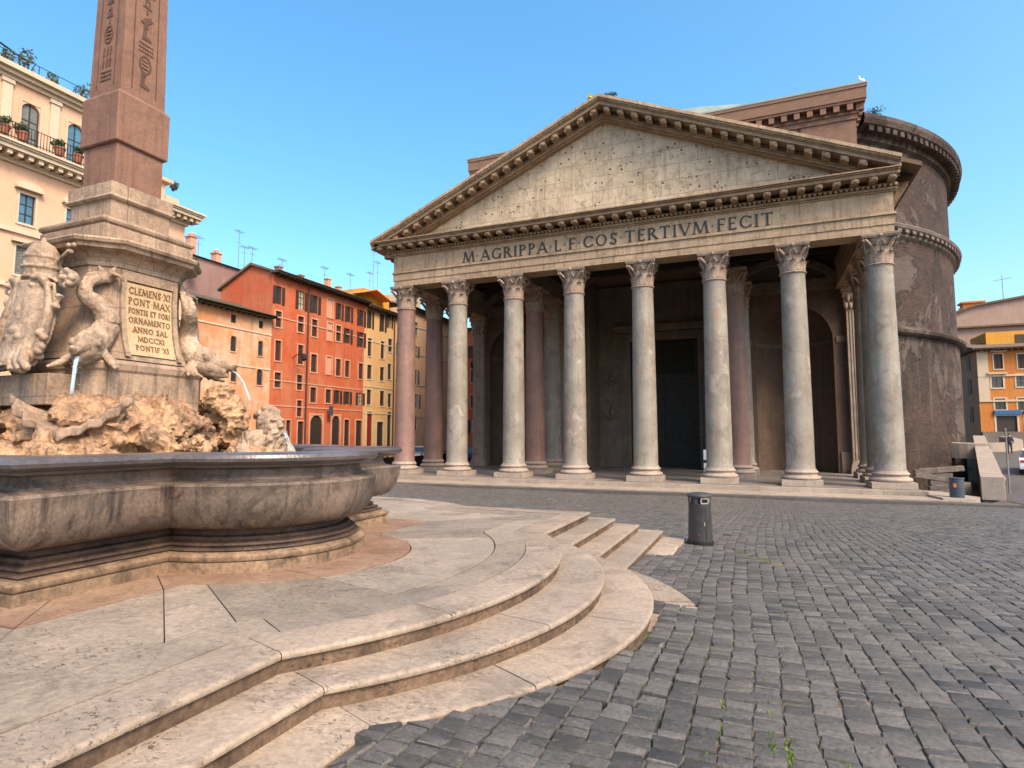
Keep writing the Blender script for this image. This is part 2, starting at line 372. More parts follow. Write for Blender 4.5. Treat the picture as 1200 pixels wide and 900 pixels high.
M['aerial'] = plain('grey_metal', (.22, .22, .23), .5, .2, 3, .5)
M['bin'] = plain('grey_painted_metal', (.045, .046, .047), .42, .25, 7, .1, .5)
M['bin_dark'] = plain('black_plastic', (.012, .012, .013), .4)
M['steel'] = plain('brushed_steel', (.42, .42, .40), .35, .2, 8, .8)
M['sticker'] = plain('orange_sticker', (.75, .2, .06), .5)
M['bluegrey'] = plain('blue_grey_plastic', (.05, .065, .085), .45)
M['leaf'] = foliage('green_leaves', (.035, .075, .018), (.085, .13, .04))
M['leaf_blue'] = foliage('grey_green_leaves', (.05, .085, .06), (.11, .15, .11))
M['yellowleaf'] = foliage('yellow_flowers', (.75, .52, .02), (.6, .5, .05))
M['moss'] = foliage('moss', (.06, .11, .012), (.14, .20, .025))
M['terracotta'] = plain('terracotta', (.30, .12, .07), .8)
M['awning'] = plain('orange_canvas', (.78, .24, .06), .8, .1)
M['blue_awning'] = plain('blue_shop_fascia', (.02, .10, .24), .7, .1)
M['white_paint'] = plain('white_car_paint', (.75, .75, .74), .25, .04, 3, 0, .6, 0)
M['blue_paint'] = plain('blue_car_paint', (.05, .075, .16), .25, .05, 3, 0, .6, 0)
M['tyre'] = plain('tyre_rubber', (.018, .018, .018), .8)
M['lamp_red'] = plain('tail_light', (.45, .02, .02), .3)
M['cloth_dark'] = plain('dark_clothes', (.03, .032, .04), .9)
M['skin'] = plain('skin', (.52, .31, .22), .6, .1)
M['hair'] = plain('dark_hair', (.03, .022, .018), .7)
M['feather'] = plain('white_feathers', (.78, .78, .76), .8, .05)
M['beak'] = plain('yellow_beak', (.7, .4, .05), .5)
M['plaza_dark'] = stone('worn_basalt_strip', (.15, .14, .13), (.11, .10, .095), (.05, .046, .042), .8, 20, .5, 0, 0, .4, .6)
M['strip'] = stone('porch_kerb_marble', (.50, .42, .335), (.40, .335, .27), (.18, .14, .11), .7, 18, .5, 0, 5, .35, .65, island=.5)
M['porch_floor'] = stone('worn_porch_paving', (.34, .30, .265), (.24, .215, .20), (.10, .09, .08), .6, 16, .5, 0, 0, .25, .45, .4, island=.8)

# water
def water_mat(name, rough, tint):
    nt = NT(name)
    nt.b.inputs['Transmission Weight'].default_value = .85; nt.b.inputs['IOR'].default_value = 1.33
    return nt.fin(tint, rough, nt.bump(nt.noise(9, 3), .25, .03), .5)
M['water'] = water_mat('fountain_water', .08, (.55, .68, .72))
def jet_mat():
    nt = NT('falling_water'); nt.b.inputs['Transmission Weight'].default_value = .35
    nt.b.inputs['Alpha'].default_value = .55
    return nt.fin((.62, .74, .82), .25, nt.bump(nt.noise(40, 3, vec=nt.mapping((3, 3, .6))), .5, .02), .6)
M['jet'] = jet_mat()

# cobbles and the ground between them
nt = NT('basalt_cobbles')
c = nt.mix(nt.pos.outputs['Random Per Island'], (.04, .038, .035), (.14, .128, .112))
c = nt.mix(nt.math('MULTIPLY', nt.ramp(nt.noise(1.1, 5, .6), [(.4, 0.), (.66, 1.)]), .4), c, (.15, .128, .105))
c = nt.mix(nt.math('MULTIPLY', nt.ramp(nt.noise(38, 6, .75), [(.46, 0.), (.62, 1.)]), .6), c, (.028, .026, .024))
c = nt.mix(nt.math('MULTIPLY', nt.ramp(nt.noise(24, 6, .75, dist=.5), [(.58, 0.), (.7, 1.)]), .5), c, (.24, .215, .185))
rgh = nt.ramp(nt.noise(12, 4), [(.3, .34), (.7, .68)])
M['cobble'] = nt.fin(c, rgh, nt.bump(nt.math('ADD', nt.noise(22, 7, .78), nt.math('MULTIPLY', nt.noise(80, 4, .7), .4)), .55, .025), .45)
nt = NT('ground_between_cobbles')
c = nt.mix(nt.ramp(nt.noise(6, 6, .7), [(.35, 0.), (.65, 1.)]), (.035, .028, .021), (.17, .138, .10))
c = nt.mix(nt.math('MULTIPLY', nt.ramp(nt.noise(.45, 4, .6), [(.52, 0.), (.6, 1.)]), nt.ramp(nt.noise(5, 5, .7), [(.5, 0.), (.6, .8)])), c, (.085, .12, .02))
M['ground'] = nt.fin(c, .95, nt.bump(nt.noise(20, 5), .5, .02), .1)

# ---------------------------------------------------------------- ground
def zg(x, y):
    z = np.interp(y, [-400, -60, -38.6, -36, -32.3, -28, -22, -4.4, 0, 40, 90, 400], [1.9, 1.8, 1.42, 1.33, 1.19, 1.05, .68, -.46, -.55, -.45, .3, .6])
    rise = np.clip((np.asarray(y, float) - 2) / 48.0, 0, 1) * 3.6 * np.clip((np.asarray(x, float) - 20.5) / 3.0, 0, 1)
    west = np.clip((-8 - np.asarray(x, float)) / 20, 0, 1) * .7 * np.clip((np.asarray(y, float) + 30) / 25, 0, 1)
    bumpy = .03 * np.sin(np.asarray(x) * .55 + 1) * np.sin(np.asarray(y) * .43 + .5)
    return z + rise + west + bumpy
def moat(x, y): return (16.9 < x < 20.1 + .27 * (y + 1)) and y > -1.0 or (-18.2 < x <= 16.9 and y > 13.6)
gx = np.unique(np.concatenate([np.linspace(-1500, -60, 10), np.linspace(-60, -20, 21), np.linspace(-20, 16.8, 70), np.linspace(16.9, 40, 47), np.linspace(40, 90, 12), np.linspace(90, 1500, 10)]))
gy = np.unique(np.concatenate([np.linspace(-400, -60, 8), np.linspace(-60, -36, 20), np.linspace(-36, -1, 80), np.linspace(-1, 60, 62), np.linspace(60, 120, 12), np.linspace(120, 2500, 12)]))
GX, GY = np.meshgrid(gx, gy); GZ = zg(GX, GY) - .016
for j in range(GX.shape[0]):
    for i in range(GX.shape[1]):
        x, y = GX[j, i], GY[j, i]
        if moat(x, y): GZ[j, i] = -2.2
        if -8 < x < 8.3 and -39.5 < y < -26.5: GZ[j, i] = min(GZ[j, i], zg(x, y) - .05)
nx, ny = len(gx), len(gy)
V = np.stack([GX.ravel(), GY.ravel(), GZ.ravel()], 1)
F = [(j * nx + i, j * nx + i + 1, (j + 1) * nx + i + 1, (j + 1) * nx + i) for j in range(ny - 1) for i in range(nx - 1)]
me = bpy.data.meshes.new('ground'); me.from_pydata(V.tolist(), [], F); me.materials.append(M['ground'])
o = bpy.data.objects.new('ground', me); col.objects.link(o)
tag(o, 'dark earth bed under the square and streets, joints showing moss', 'ground', kind='structure')

nt = NT('side_street_paving')
bt = nt.n('ShaderNodeTexBrick'); bt.inputs['Scale'].default_value = 1; bt.inputs['Brick Width'].default_value = .15; bt.inputs['Row Height'].default_value = .14; bt.inputs['Mortar Size'].default_value = .012
bt.inputs['Color1'].default_value = (.06, .052, .045, 1); bt.inputs['Color2'].default_value = (.14, .122, .10, 1); bt.inputs['Mortar'].default_value = (.03, .025, .02, 1); nt.l(nt.pos.outputs['Position'], bt.inputs['Vector'])
c = nt.mix(nt.math('MULTIPLY', nt.ramp(nt.noise(.7, 6, .7), [(.4, 0.), (.65, 1.)]), .5), bt.outputs['Color'], (.10, .085, .07))
M['street'] = nt.fin(c, .6, nt.bump(nt.math('SUBTRACT', nt.noise(9, 5), bt.outputs['Fac']), .5, .02), .35)
def street(name, x0, x1, y0, y1, nx_, ny_, label):
    T_, Y = np.meshgrid(np.linspace(0, 1, nx_), np.linspace(y0, y1, ny_)); X0 = x0 + (np.maximum(0, .268 * (Y - 1.0)) if x0 > 0 else 0); X = X0 + (x1 - X0) * T_ ** (2 if x0 > 0 else 1); Z = zg(X, Y) + .006
    mb = MB(); mb.add(np.stack([X.ravel(), Y.ravel(), Z.ravel()], 1), [(j * nx_ + i, j * nx_ + i + 1, (j + 1) * nx_ + i + 1, (j + 1) * nx_ + i) for j in range(ny_ - 1) for i in range(nx_ - 1)])
    tag(mb.build(name, M['street'], None, fix=False), label, 'street', kind='structure')
street('east_street', 21.0, 70, -4.9, 52, 60, 60, 'dark paved street climbing beside the temple to the orange house')
street('west_street', -33, -18.4, -4.7, 45, 20, 40, 'dark paved lane between the temple porch and the west houses')

# the platform's plan: a square with a shallow lobe on each side
PC = np.array([1.7, -33.4])
def lobed(half, bulge, chord, n=22):
    Rr = (chord ** 2 + bulge ** 2) / (2 * bulge); a = math.asin(min(1, chord / Rr))
    if bulge > chord: a = PI - a
    side = [(half, -half)] + [(half - (Rr - bulge) + Rr * math.cos(t), Rr * math.sin(t)) for t in np.linspace(-a, a, n)]
    out = []
    for k in range(4):
        c_, s_ = [(1, 0), (0, 1), (-1, 0), (0, -1)][k]
        out += [(p[0] * c_ - p[1] * s_, p[0] * s_ + p[1] * c_) for p in side]
    return out
def at_pc(path, c=PC): return [(p[0] + c[0], p[1] + c[1]) for p in path]
ZP, RIS = 1.59, .13
LV = []
for k in range(5):
    LV.append(lobed(4.66 + .345 * k, .79 + .13 * k, 2.36 + .035 * k))
def inside(px, py, poly):
    res = np.zeros(px.shape, bool); n = len(poly)
    for i in range(n):
        x0, y0 = poly[i]; x1, y1 = poly[(i + 1) % n]
        cnd = ((y0 > py) != (y1 > py)) & (px < (x1 - x0) * (py - y0) / (y1 - y0 + 1e-12) + x0)
        res ^= cnd
    return res

# cobblestones, course by course
def cobbles():
    xs = []; W = .160
    cols_ = []
    for xc in np.arange(-15, 30, W):
        y = -38.5 + random.random() * .1
        L = []
        while y < -4.75:
            l = random.uniform(.085, .165); L.append((y, l)); y += l
        a = np.array(L); cols_.append(np.stack([np.full(len(a), xc), a[:, 0], a[:, 1]], 1))
    A = np.concatenate(cols_); n = len(A)
    x0 = A[:, 0]; y0 = A[:, 1]; ln = A[:, 2]
    wob = lambda y, x: .10 * np.sin(y * .33 + x * .1) + .014 * np.sin(y * 1.7 + x * .9) + .006 * np.sin(y * 4.1 + x * 2.3)
    x0 = x0 + wob(y0 + ln / 2, x0); cx = x0 + W / 2; cy = y0 + ln / 2
    d = np.hypot(cx - 9, cy + 38.6)
    keep = (d > .9)
    for lv, zz in ((LV[3], ZP - .39), (LV[4], ZP - .52)):
        ins = inside(cx, cy, at_pc([(p[0] * .992, p[1] * .992) for p in lv])); keep &= ~(ins & (zg(cx, cy) < zz + .006))
    keep &= ~inside(cx, cy, at_pc(LV[2]))
    keep &= ~((cx < -6) & (cy < -30))
    x0, y0, ln, cx, cy = x0[keep], y0[keep], ln[keep], cx[keep], cy[keep]; n = len(x0)
    g = .0045
    jit = lambda s: rng.normal(0, s, n)
    corners = []
    for (sx, sy) in ((0, 0), (1, 0), (1, 1), (0, 1)):
        corners.append((x0 + (W - g if sx else g) + jit(.0065), y0 + np.where(sy, ln - g, g) + jit(.006)))
    hz = rng.normal(0, .0026, n); tx = rng.normal(0, .014, n); ty = rng.normal(0, .014, n)
    Vs = []
    ring = [(.82, .0), (.95, -.003), (1.0, -.011), (1.0, -.05)]
    for (k, dz) in ring:
        for (qx, qy) in corners:
            X = cx + (qx - cx) * k; Y = cy + (qy - cy) * k
            Z = zg(cx, cy) + hz + dz + tx * (X - cx) + ty * (Y - cy) + (rng.normal(0, .002, n) if dz == 0 else 0) 
            slope = (zg(cx, cy + .1) - zg(cx, cy - .1)) / .2
            Z = Z + slope * (Y - cy)
            Vs.append(np.stack([X, Y + .04 * np.sin(X * 1.3 + Y * .2), Z], 1))
    a_, b_ = on(2, 850, 641, 1.04)[:2], on(2, 922, 664, 1.1)[:2]      # a sunken seam across the rows
    tt = np.clip(((cx - a_[0]) * (b_[0] - a_[0]) + (cy - a_[1]) * (b_[1] - a_[1])) / ((b_ - a_) @ (b_ - a_)), 0, 1)
    sunk = np.hypot(cx - a_[0] - tt * (b_[0] - a_[0]), cy - a_[1] - tt * (b_[1] - a_[1])) < .085
    Vs = [q - np.stack([0 * cx, 0 * cx, .035 * sunk], 1) for q in Vs]
    VV = np.stack(Vs, 1).reshape(-1, 3)                      # n * 16
    nr = np.where((VV[:, 0] > 6.4) & (VV[:, 0] < 9.2) & (VV[:, 1] < -27))[0]
    for lv, zz in ((LV[2], ZP - .26), (LV[3], ZP - .39), (LV[4], ZP - .52)):   # stones dressed to the edge of the steps
        ins = nr[inside(VV[nr, 0], VV[nr, 1], at_pc(lv)) & (zg(VV[nr, 0], VV[nr, 1]) < zz + (.2 if lv is LV[2] else .008))]; VV[ins, 2] = np.minimum(VV[ins, 2], zz - .035)
    f = [(0, 1, 2, 3)]
    for r_ in range(3):
        for k in range(4): f.append((r_ * 4 + k, (r_ + 1) * 4 + k, (r_ + 1) * 4 + (k + 1) % 4, r_ * 4 + (k + 1) % 4))
    f = np.array(f)
    FF = (f[None] + (np.arange(n) * 16)[:, None, None]).reshape(-1, 4)
    me = bpy.data.meshes.new('cobblestones')
    me.vertices.add(len(VV)); me.vertices.foreach_set('co', VV.ravel())
    me.loops.add(FF.size); me.loops.foreach_set('vertex_index', FF.ravel().astype(np.int32))
    me.polygons.add(len(FF)); me.polygons.foreach_set('loop_start', np.arange(0, FF.size, 4, dtype=np.int32))
    me.polygons.foreach_set('use_smooth', np.ones(len(FF), bool))
    me.update(); me.validate(); me.set_sharp_from_angle(angle=R(34))
    me.materials.append(M['cobble'])
    o = bpy.data.objects.new('cobblestone_paving', me); col.objects.link(o)
    tag(o, 'grey basalt cobblestones laid in long rows across the square', 'paving', kind='structure')
cobbles()
def moss():
    mb = MB()
    def clump(x, y, n, s):
        for _ in range(n):
            px, py = x + random.gauss(0, .012), y + random.gauss(0, s)
            z = float(zg(px, py)) - .02
            a = random.uniform(0, PI); r = random.uniform(.006, .016); h = random.uniform(.012, .03)
            dx, dy = r * math.cos(a), r * math.sin(a)
            mb.add([(px - dx, py - dy, z), (px + dx, py + dy, z), (px + dx * .4 + random.gauss(0, .006), py + dy * .4, z + h)], [(0, 1, 2)])
    for (u, v, n, s) in ((903, 828, 60, .12), (928, 760, 50, .12), (905, 870, 160, .1), (928, 890, 120, .1), (897, 800, 60, .16), (915, 720, 40, .2), (824, 880, 60, .1), (845, 840, 40, .12), (770, 760, 40, .1), (1190, 640, 60, .3), (990, 890, 30, .1), (868, 872, 50, .08)):
        z = 1.3
        for _ in range(4):
            p = on(2, u, v, z); z = float(zg(p[0], p[1]))
        clump(p[0], p[1], n, s)
    o = mb.build('moss', M['moss'], fix=False); tag(o, 'bright green moss tufts growing in the cobble joints', 'moss', kind='stuff')
moss()

# ---------------------------------------------------------------- fountain platform with its steps
plat = thing('stepped_platform', (PC[0], PC[1], 1.1), 'pale travertine platform with curved steps carrying the fountain', 'platform')
def ring_slabs(k, inner_off, cuts, mat, name, z, t=.05):
    """one level's border of separate slabs with rounded nosing"""
    outer = at_pc(LV[k]); n = len(outer)
    mb = MB()
    P = [np.array(p) for p in outer]
    N = []
    for i in range(n):
        a = P[i] - P[i - 1]; b = P[(i + 1) % n] - P[i]; a /= np.linalg.norm(a); b /= np.linalg.norm(b)
        na = np.array([a[1], -a[0]]); nb = np.array([b[1], -b[0]]); m = na + nb; m /= np.linalg.norm(m); N.append(m / max(.5, m @ na))
    prof = [(-inner_off, z), (-.028, z), (-.012, z - .004), (-.002, z - .014), (0, z - .026), (-.004, z - .04), (-.02, z - t), (-.05, z - t)]
    idx = 0
    segs = []
    i = 0
    per = n // 4
    for s in range(4):
        b0 = s * per
        runs = [(0, 1)] + [(1 + int(q * (per - 2)), 1 + int(w * (per - 2))) for q, w in cuts] + [(per - 1, per)]
        for (a_, b_) in runs:
            if b_ > a_: segs.append((b0 + a_, b0 + b_))
    for (a_, b_) in segs:
        ids = [j % n for j in range(a_, b_ + 1)]
        L = len(ids)
        Vv = []
        pts = []
        for q, j in enumerate(ids):
            p = P[j].copy()
            if q == 0: d = P[ids[1]] - P[j]; p = p + d / np.linalg.norm(d) * .003
            if q == L - 1: d = P[ids[-2]] - P[j]; p = p + d / np.linalg.norm(d) * .003
            pts.append((p, N[j]))
        dz = random.uniform(-.0015, .0015)
        for (o_, zz) in prof:
            for (p, nn) in pts:
                q = p + nn * o_; Vv.append((q[0], q[1], zz + dz))
        Fv = [(r_ * L + i_, r_ * L + i_ + 1, (r_ + 1) * L + i_ + 1, (r_ + 1) * L + i_) for r_ in range(len(prof) - 1) for i_ in range(L - 1)]
        mb.add(Vv, Fv)
    return mb.build(name, mat, plat, smooth=40)
CUTS = [((0, .27), (.27, .56), (.56, .82), (.82, 1)), ((0, .36), (.36, .7), (.7, 1)), ((0, .2), (.2, .5), (.5, .83), (.83, 1)), ((0, .4), (.4, .75), (.75, 1)), ((0, .5), (.5, 1))]
for k in range(5):
    z = ZP - RIS * k
    st = ring_slabs(k, .62 if k else .405, CUTS[k], M['steps_edge'], 'step' if k else 'platform_edge', z)
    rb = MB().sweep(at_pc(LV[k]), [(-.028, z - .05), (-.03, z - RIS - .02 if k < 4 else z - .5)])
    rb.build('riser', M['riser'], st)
# paving of the landing: two border bands, then slabs, then the stained apron round the basin
def offset(path, d):
    P = [np.array(p) for p in path]; n = len(P); out = []
    for i in range(n):
        a = P[i] - P[i - 1]; b = P[(i + 1) % n] - P[i]; a /= np.linalg.norm(a) + 1e-9; b /= np.linalg.norm(b) + 1e-9
        na = np.array([a[1], -a[0]]); nb = np.array([b[1], -b[0]]); m = na + nb; m /= np.linalg.norm(m) + 1e-9
        out.append(tuple(P[i] + m / max(.5, m @ na) * d))
    return out
def band(p_out, p_in, mat, name, z, every, gap=.005, drop=.05, jit=.45, gr=.011):
    mb = MB(); n = len(p_out); i = 0
    while i < n:
        k = min(n - i, max(1, int(every * random.uniform(1 - jit, 1 + jit))))
        ids = [(i + q) % n for q in range(k + 1)]
        O = [np.array(p_out[j]) for j in ids]; I = [np.array(p_in[j]) for j in ids]
        def pull(L):
            L = [p.copy() for p in L]
            d = L[1] - L[0]; L[0] = L[0] + d / (np.linalg.norm(d) + 1e-9) * gap
            d = L[-2] - L[-1]; L[-1] = L[-1] + d / (np.linalg.norm(d) + 1e-9) * gap
            return L
        O, I = pull(O), pull(I)
        O, I = [o_ + (i_ - o_) / np.linalg.norm(i_ - o_) * gr for o_, i_ in zip(O, I)], [i_ - (i_ - o_) / np.linalg.norm(i_ - o_) * gr * .4 for o_, i_ in zip(O, I)]
        dz = random.uniform(-.002, .002); m = len(O)
        Vv = [(p[0], p[1], z + dz) for p in O] + [(p[0], p[1], z + dz) for p in I]
        Vv += [(p[0], p[1], z - drop) for p in O] + [(p[0], p[1], z - drop) for p in I]
        Fv = [(q, q + 1, m + q + 1, m + q) for q in range(m - 1)]
        Fv += [(q, q + 1, 2 * m + q + 1, 2 * m + q) for q in range(m - 1)] + [(m + q, m + q + 1, 3 * m + q + 1, 3 * m + q) for q in range(m - 1)]
        Fv += [(0, m, 3 * m, 2 * m), (m - 1, 2 * m - 1, 4 * m - 1, 3 * m - 1)]
        mb.add(Vv, Fv); i += k
    return mb.build(name, mat, plat)
def dense(path, n):                     # resample each quarter side evenly
    per = len(path) // 4; out = []
    for s in range(4):
        seg = [np.array(path[(s * per + q) % len(path)]) for q in range(per + 1)]
        d = np.cumsum([0] + [np.linalg.norm(seg[q + 1] - seg[q]) for q in range(per)])
        for t in np.linspace(0, d[-1], n, endpoint=False):
            j = min(per - 1, np.searchsorted(d, t, 'right') - 1); w = (t - d[j]) / (d[j + 1] - d[j] + 1e-9)
            out.append(tuple(seg[j] * (1 - w) + seg[j + 1] * w))
    return out
D0 = dense(at_pc(LV[0]), 48)
D1 = dense(at_pc(lobed(4.24, .80, 2.28)), 48); D2 = dense(at_pc(lobed(3.86, .84, 2.1)), 48); D3 = dense(at_pc(lobed(2.70, 1.12, 1.40)), 48); D4 = dense(at_pc(lobed(1.9, .9, 1.0)), 48)
band(D1, D2, M['steps'], 'paving_band', ZP - .001, 9)
band(D2, D3, M['steps'], 'paving_slabs', ZP - .001, 7)
band(D3, D4, M['stain_paving'], 'stained_apron', ZP + .003, 9)
MB().fill(at_pc(lobed(4.3, .8, 2.3)), ZP - .03).build('bedding', M['dark_wood'], plat)

# ---------------------------------------------------------------- fountain
FC = np.array([1.45, -33.42]); WX = 2.36
ftn = thing('fountain', (FC[0], FC[1], ZP), 'baroque marble fountain with lobed basin, dolphins and inscribed pedestal', 'fountain')
BASE = dense(at_pc(lobed(2.42, 1.07, 1.16, 26), FC), 60)
# keep the sharp notches: use the exact outline
BASE = at_pc(lobed(2.42, 1.07, 1.16, 26), FC)
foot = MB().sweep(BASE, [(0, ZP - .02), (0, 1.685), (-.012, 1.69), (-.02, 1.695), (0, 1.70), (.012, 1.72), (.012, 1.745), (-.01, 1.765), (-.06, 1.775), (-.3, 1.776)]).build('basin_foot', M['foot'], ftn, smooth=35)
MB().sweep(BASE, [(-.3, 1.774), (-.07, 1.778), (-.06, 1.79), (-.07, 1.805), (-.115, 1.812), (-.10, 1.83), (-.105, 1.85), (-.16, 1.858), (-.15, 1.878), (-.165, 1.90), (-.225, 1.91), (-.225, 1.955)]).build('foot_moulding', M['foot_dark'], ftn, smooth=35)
bellyp = [(-.30, 1.93), (-.20, 1.955), (-.08, 1.99)] + [(-.08 + .20 * math.sin(t), 2.37 - .38 * math.cos(t)) for t in np.linspace(.1, PI / 2, 8)] + [(.13, 2.40), (.105, 2.425), (.02, 2.432), (-.03, 2.45), (-.06, 2.50), (-.055, 2.545), (-.02, 2.565)]
MB().sweep(BASE, bellyp).build('basin_bowl', M['basin'], ftn, smooth=35)
rimp = [(-.03, 2.562), (.05, 2.57), (.06, 2.59), (.10, 2.60), (.135, 2.625), (.145, 2.655), (.13, 2.685), (.09, 2.703), (-.05, 2.71), (-.27, 2.705), (-.30, 2.68), (-.31, 2.3)]
MB().sweep(BASE, rimp).build('basin_rim', M['rim'], ftn, smooth=35)
jn = MB()                               # vertical joints of the basin blocks
MB().fill(offset(BASE, -.29), 2.585).build('water', M['water'], ftn)
MB().fill(offset(BASE, -.29), 2.25).build('basin_floor', M['rim'], ftn)

PX, PY = 1.37, -33.54                   # axis of the pedestal and obelisk
def octo(a, ch, cx=PX, cy=PY): return [(cx + a, cy - a + ch), (cx + a, cy + a - ch), (cx + a - ch, cy + a), (cx - a + ch, cy + a), (cx - a, cy + a - ch), (cx - a, cy - a + ch), (cx - a + ch, cy - a), (cx + a - ch, cy - a)]
def sq(a, cx=PX, cy=PY): return [(cx + a, cy - a), (cx + a, cy + a), (cx - a, cy + a), (cx - a, cy - a)]
ped = MB()
ped.sweep(octo(.78, .14), [(-.9, 2.3), (0, 2.3), (0, 3.60), (.02, 3.63), (.03, 3.70), (0, 3.74), (-.08, 3.77), (-.9, 3.77)])
ped.build('pedestal_block', M['pedestal'], ftn, bevel=.006)
die = MB(); die.sweep(octo(.60, .22), [(.17, 3.76), (.155, 3.80), (.11, 3.90), (.055, 4.08), (.02, 4.3), (0, 4.55), (0, 4.93), (-.6, 4.93)])
die.build('pedestal_die', M['pedestal'], ftn, smooth=35)
cp = MB(); cp.sweep(octo(.60, .22), [(-.3, 4.88), (.02, 4.88), (.03, 4.92), (.03, 4.96), (.05, 4.975), (.06, 5.0), (.10, 5.03), (.19, 5.06), (.20, 5.10), (.235, 5.115), (.25, 5.15), (.24, 5.17), (.1, 5.19), (-.3, 5.20)])
cp.build('pedestal_cornice', M['pedestal'], ftn, smooth=35)
# pilaster strips either side of the inscription and the panel itself (+x face and -y face)
def die_x(z): return PX + .60 + np.interp(z, [3.76, 3.80, 3.90, 4.08, 4.3, 4.55, 4.93], [.17, .155, .11, .055, .02, 0, 0])
def curved_panel(y0, y1, z0, z1, out, wtop=0, name='inscription_panel', mat=None):
    mb = MB(); n = 10; Vv = []
    for i in range(n + 1):
        z = z0 + (z1 - z0) * i / n; e = wtop * (1 - i / n) ** 2
        for (y, o_) in ((y0 - e, 0), (y0 - e, out), (y1 + e, out), (y1 + e, 0)): Vv.append((die_x(z) + o_ - (.03 if o_ == 0 else 0), y, z))
    Fv = [(i * 4 + k, i * 4 + k + 1, i * 4 + k + 5, i * 4 + k + 4) for i in range(n) for k in range(3)] + [(0, 1, 2, 3), (n * 4, n * 4 + 3, n * 4 + 2, n * 4 + 1)]
    mb.add(Vv, Fv); return mb.build(name, mat, ftn, smooth=30)
panel = curved_panel(PY - .30, PY + .30, 3.83, 4.72, .022, .0, 'inscription_panel', M['panel'])
for s in (-1, 1): curved_panel(PY + s * .34 - .03, PY + s * .34 + .03, 3.80, 4.86, .04, .0, 'panel_border', M['pedestal'])
curved_panel(PY - .31, PY + .31, 4.74, 4.86, .035, 0, 'panel_border', M['pedestal'])

# Roman lettering drawn stroke by stroke
TH, TN = .135, .075
GL = {
 'A': (.86, [(.06, 0, .43, 1, TN), (.43, 1, .80, 0, TH), (.2, .33, .66, .33, TN)], [(.06, 0), (.80, 0)]),
 'C': (.86, ['a', .48, .5, .42, .5, 45, 315], [(.80, .82, 'v'), (.80, .18, 'v')]),
 'D': (.86, [(.16, 0, .16, 1, TH), 'a', .34, .5, .46, .5, -90, 90, (.1, 1, .36, 1, TN), (.1, 0, .36, 0, TN)], [(.16, 0), (.16, 1)]),
 'E': (.62, [(.16, 0, .16, 1, TH), (.1, .965, .56, .965, TN), (.16, .52, .5, .52, TN), (.1, .035, .58, .035, TN)], [(.54, .93, 'v'), (.56, .08, 'v')]),
 'F': (.60, [(.16, 0, .16, 1, TH), (.1, .965, .56, .965, TN), (.16, .52, .5, .52, TN)], [(.16, 0), (.54, .93, 'v')]),
 'G': (.92, ['a', .48, .5, .42, .5, 45, 330, (.80, .03, .80, .42, TH)], [(.80, .42), (.78, .84, 'v')]),
 'I': (.34, [(.17, 0, .17, 1, TH)], [(.17, 0), (.17, 1)]),
 'L': (.60, [(.16, 0, .16, 1, TH), (.1, .035, .56, .035, TN)], [(.16, 1), (.54, .08, 'v')]),
 'M': (1.06, [(.06, 0, .2, 1, TN), (.2, 1, .53, .02, TH), (.53, .02, .86, 1, TN), (.86, 1, 1.0, 0, TH)], [(.06, 0), (1.0, 0), (.18, 1), (.88, 1)]),
 'N': (.90, [(.15, 0, .15, 1, TN), (.15, 1, .75, 0, TH), (.75, 0, .75, 1, TN)], [(.15, 0), (.12, 1), (.75, 1)]),
 'O': (.98, ['a', .49, .5, .43, .5, 0, 360], []),
 'P': (.66, [(.16, 0, .16, 1, TH), 'a', .3, .74, .30, .26, -90, 90, (.12, .965, .32, .965, TN), (.16, .49, .32, .49, TN)], [(.16, 0), (.14, 1)]),
 'R': (.78, [(.16, 0, .16, 1, TH), 'a', .3, .74, .29, .26, -90, 90, (.12, .965, .32, .965, TN), (.16, .49, .36, .49, TN), (.36, .49, .72, 0, TH)], [(.16, 0), (.14, 1), (.72, 0)]),
 'S': (.62, ['a', .31, .745, .22, .255, 20, 270, 'a', .31, .255, .24, .255, -160, 90], [(.52, .86, 'v'), (.08, .14, 'v')]),
 'T': (.78, [(.39, 0, .39, 1, TH), (.05, .965, .73, .965, TN)], [(.39, 0), (.07, .93, 'v'), (.71, .93, 'v')]),
 'V': (.84, [(.06, 1, .42, 0, TH), (.42, 0, .78, 1, TN)], [(.07, 1), (.77, 1)]),
 'X': (.84, [(.08, 1, .76, 0, TH), (.08, 0, .76, 1, TN)], [(.08, 0), (.76, 0), (.08, 1), (.76, 1)]),
 '.': (.30, ['d'], []), ' ': (.36, [], []),
}
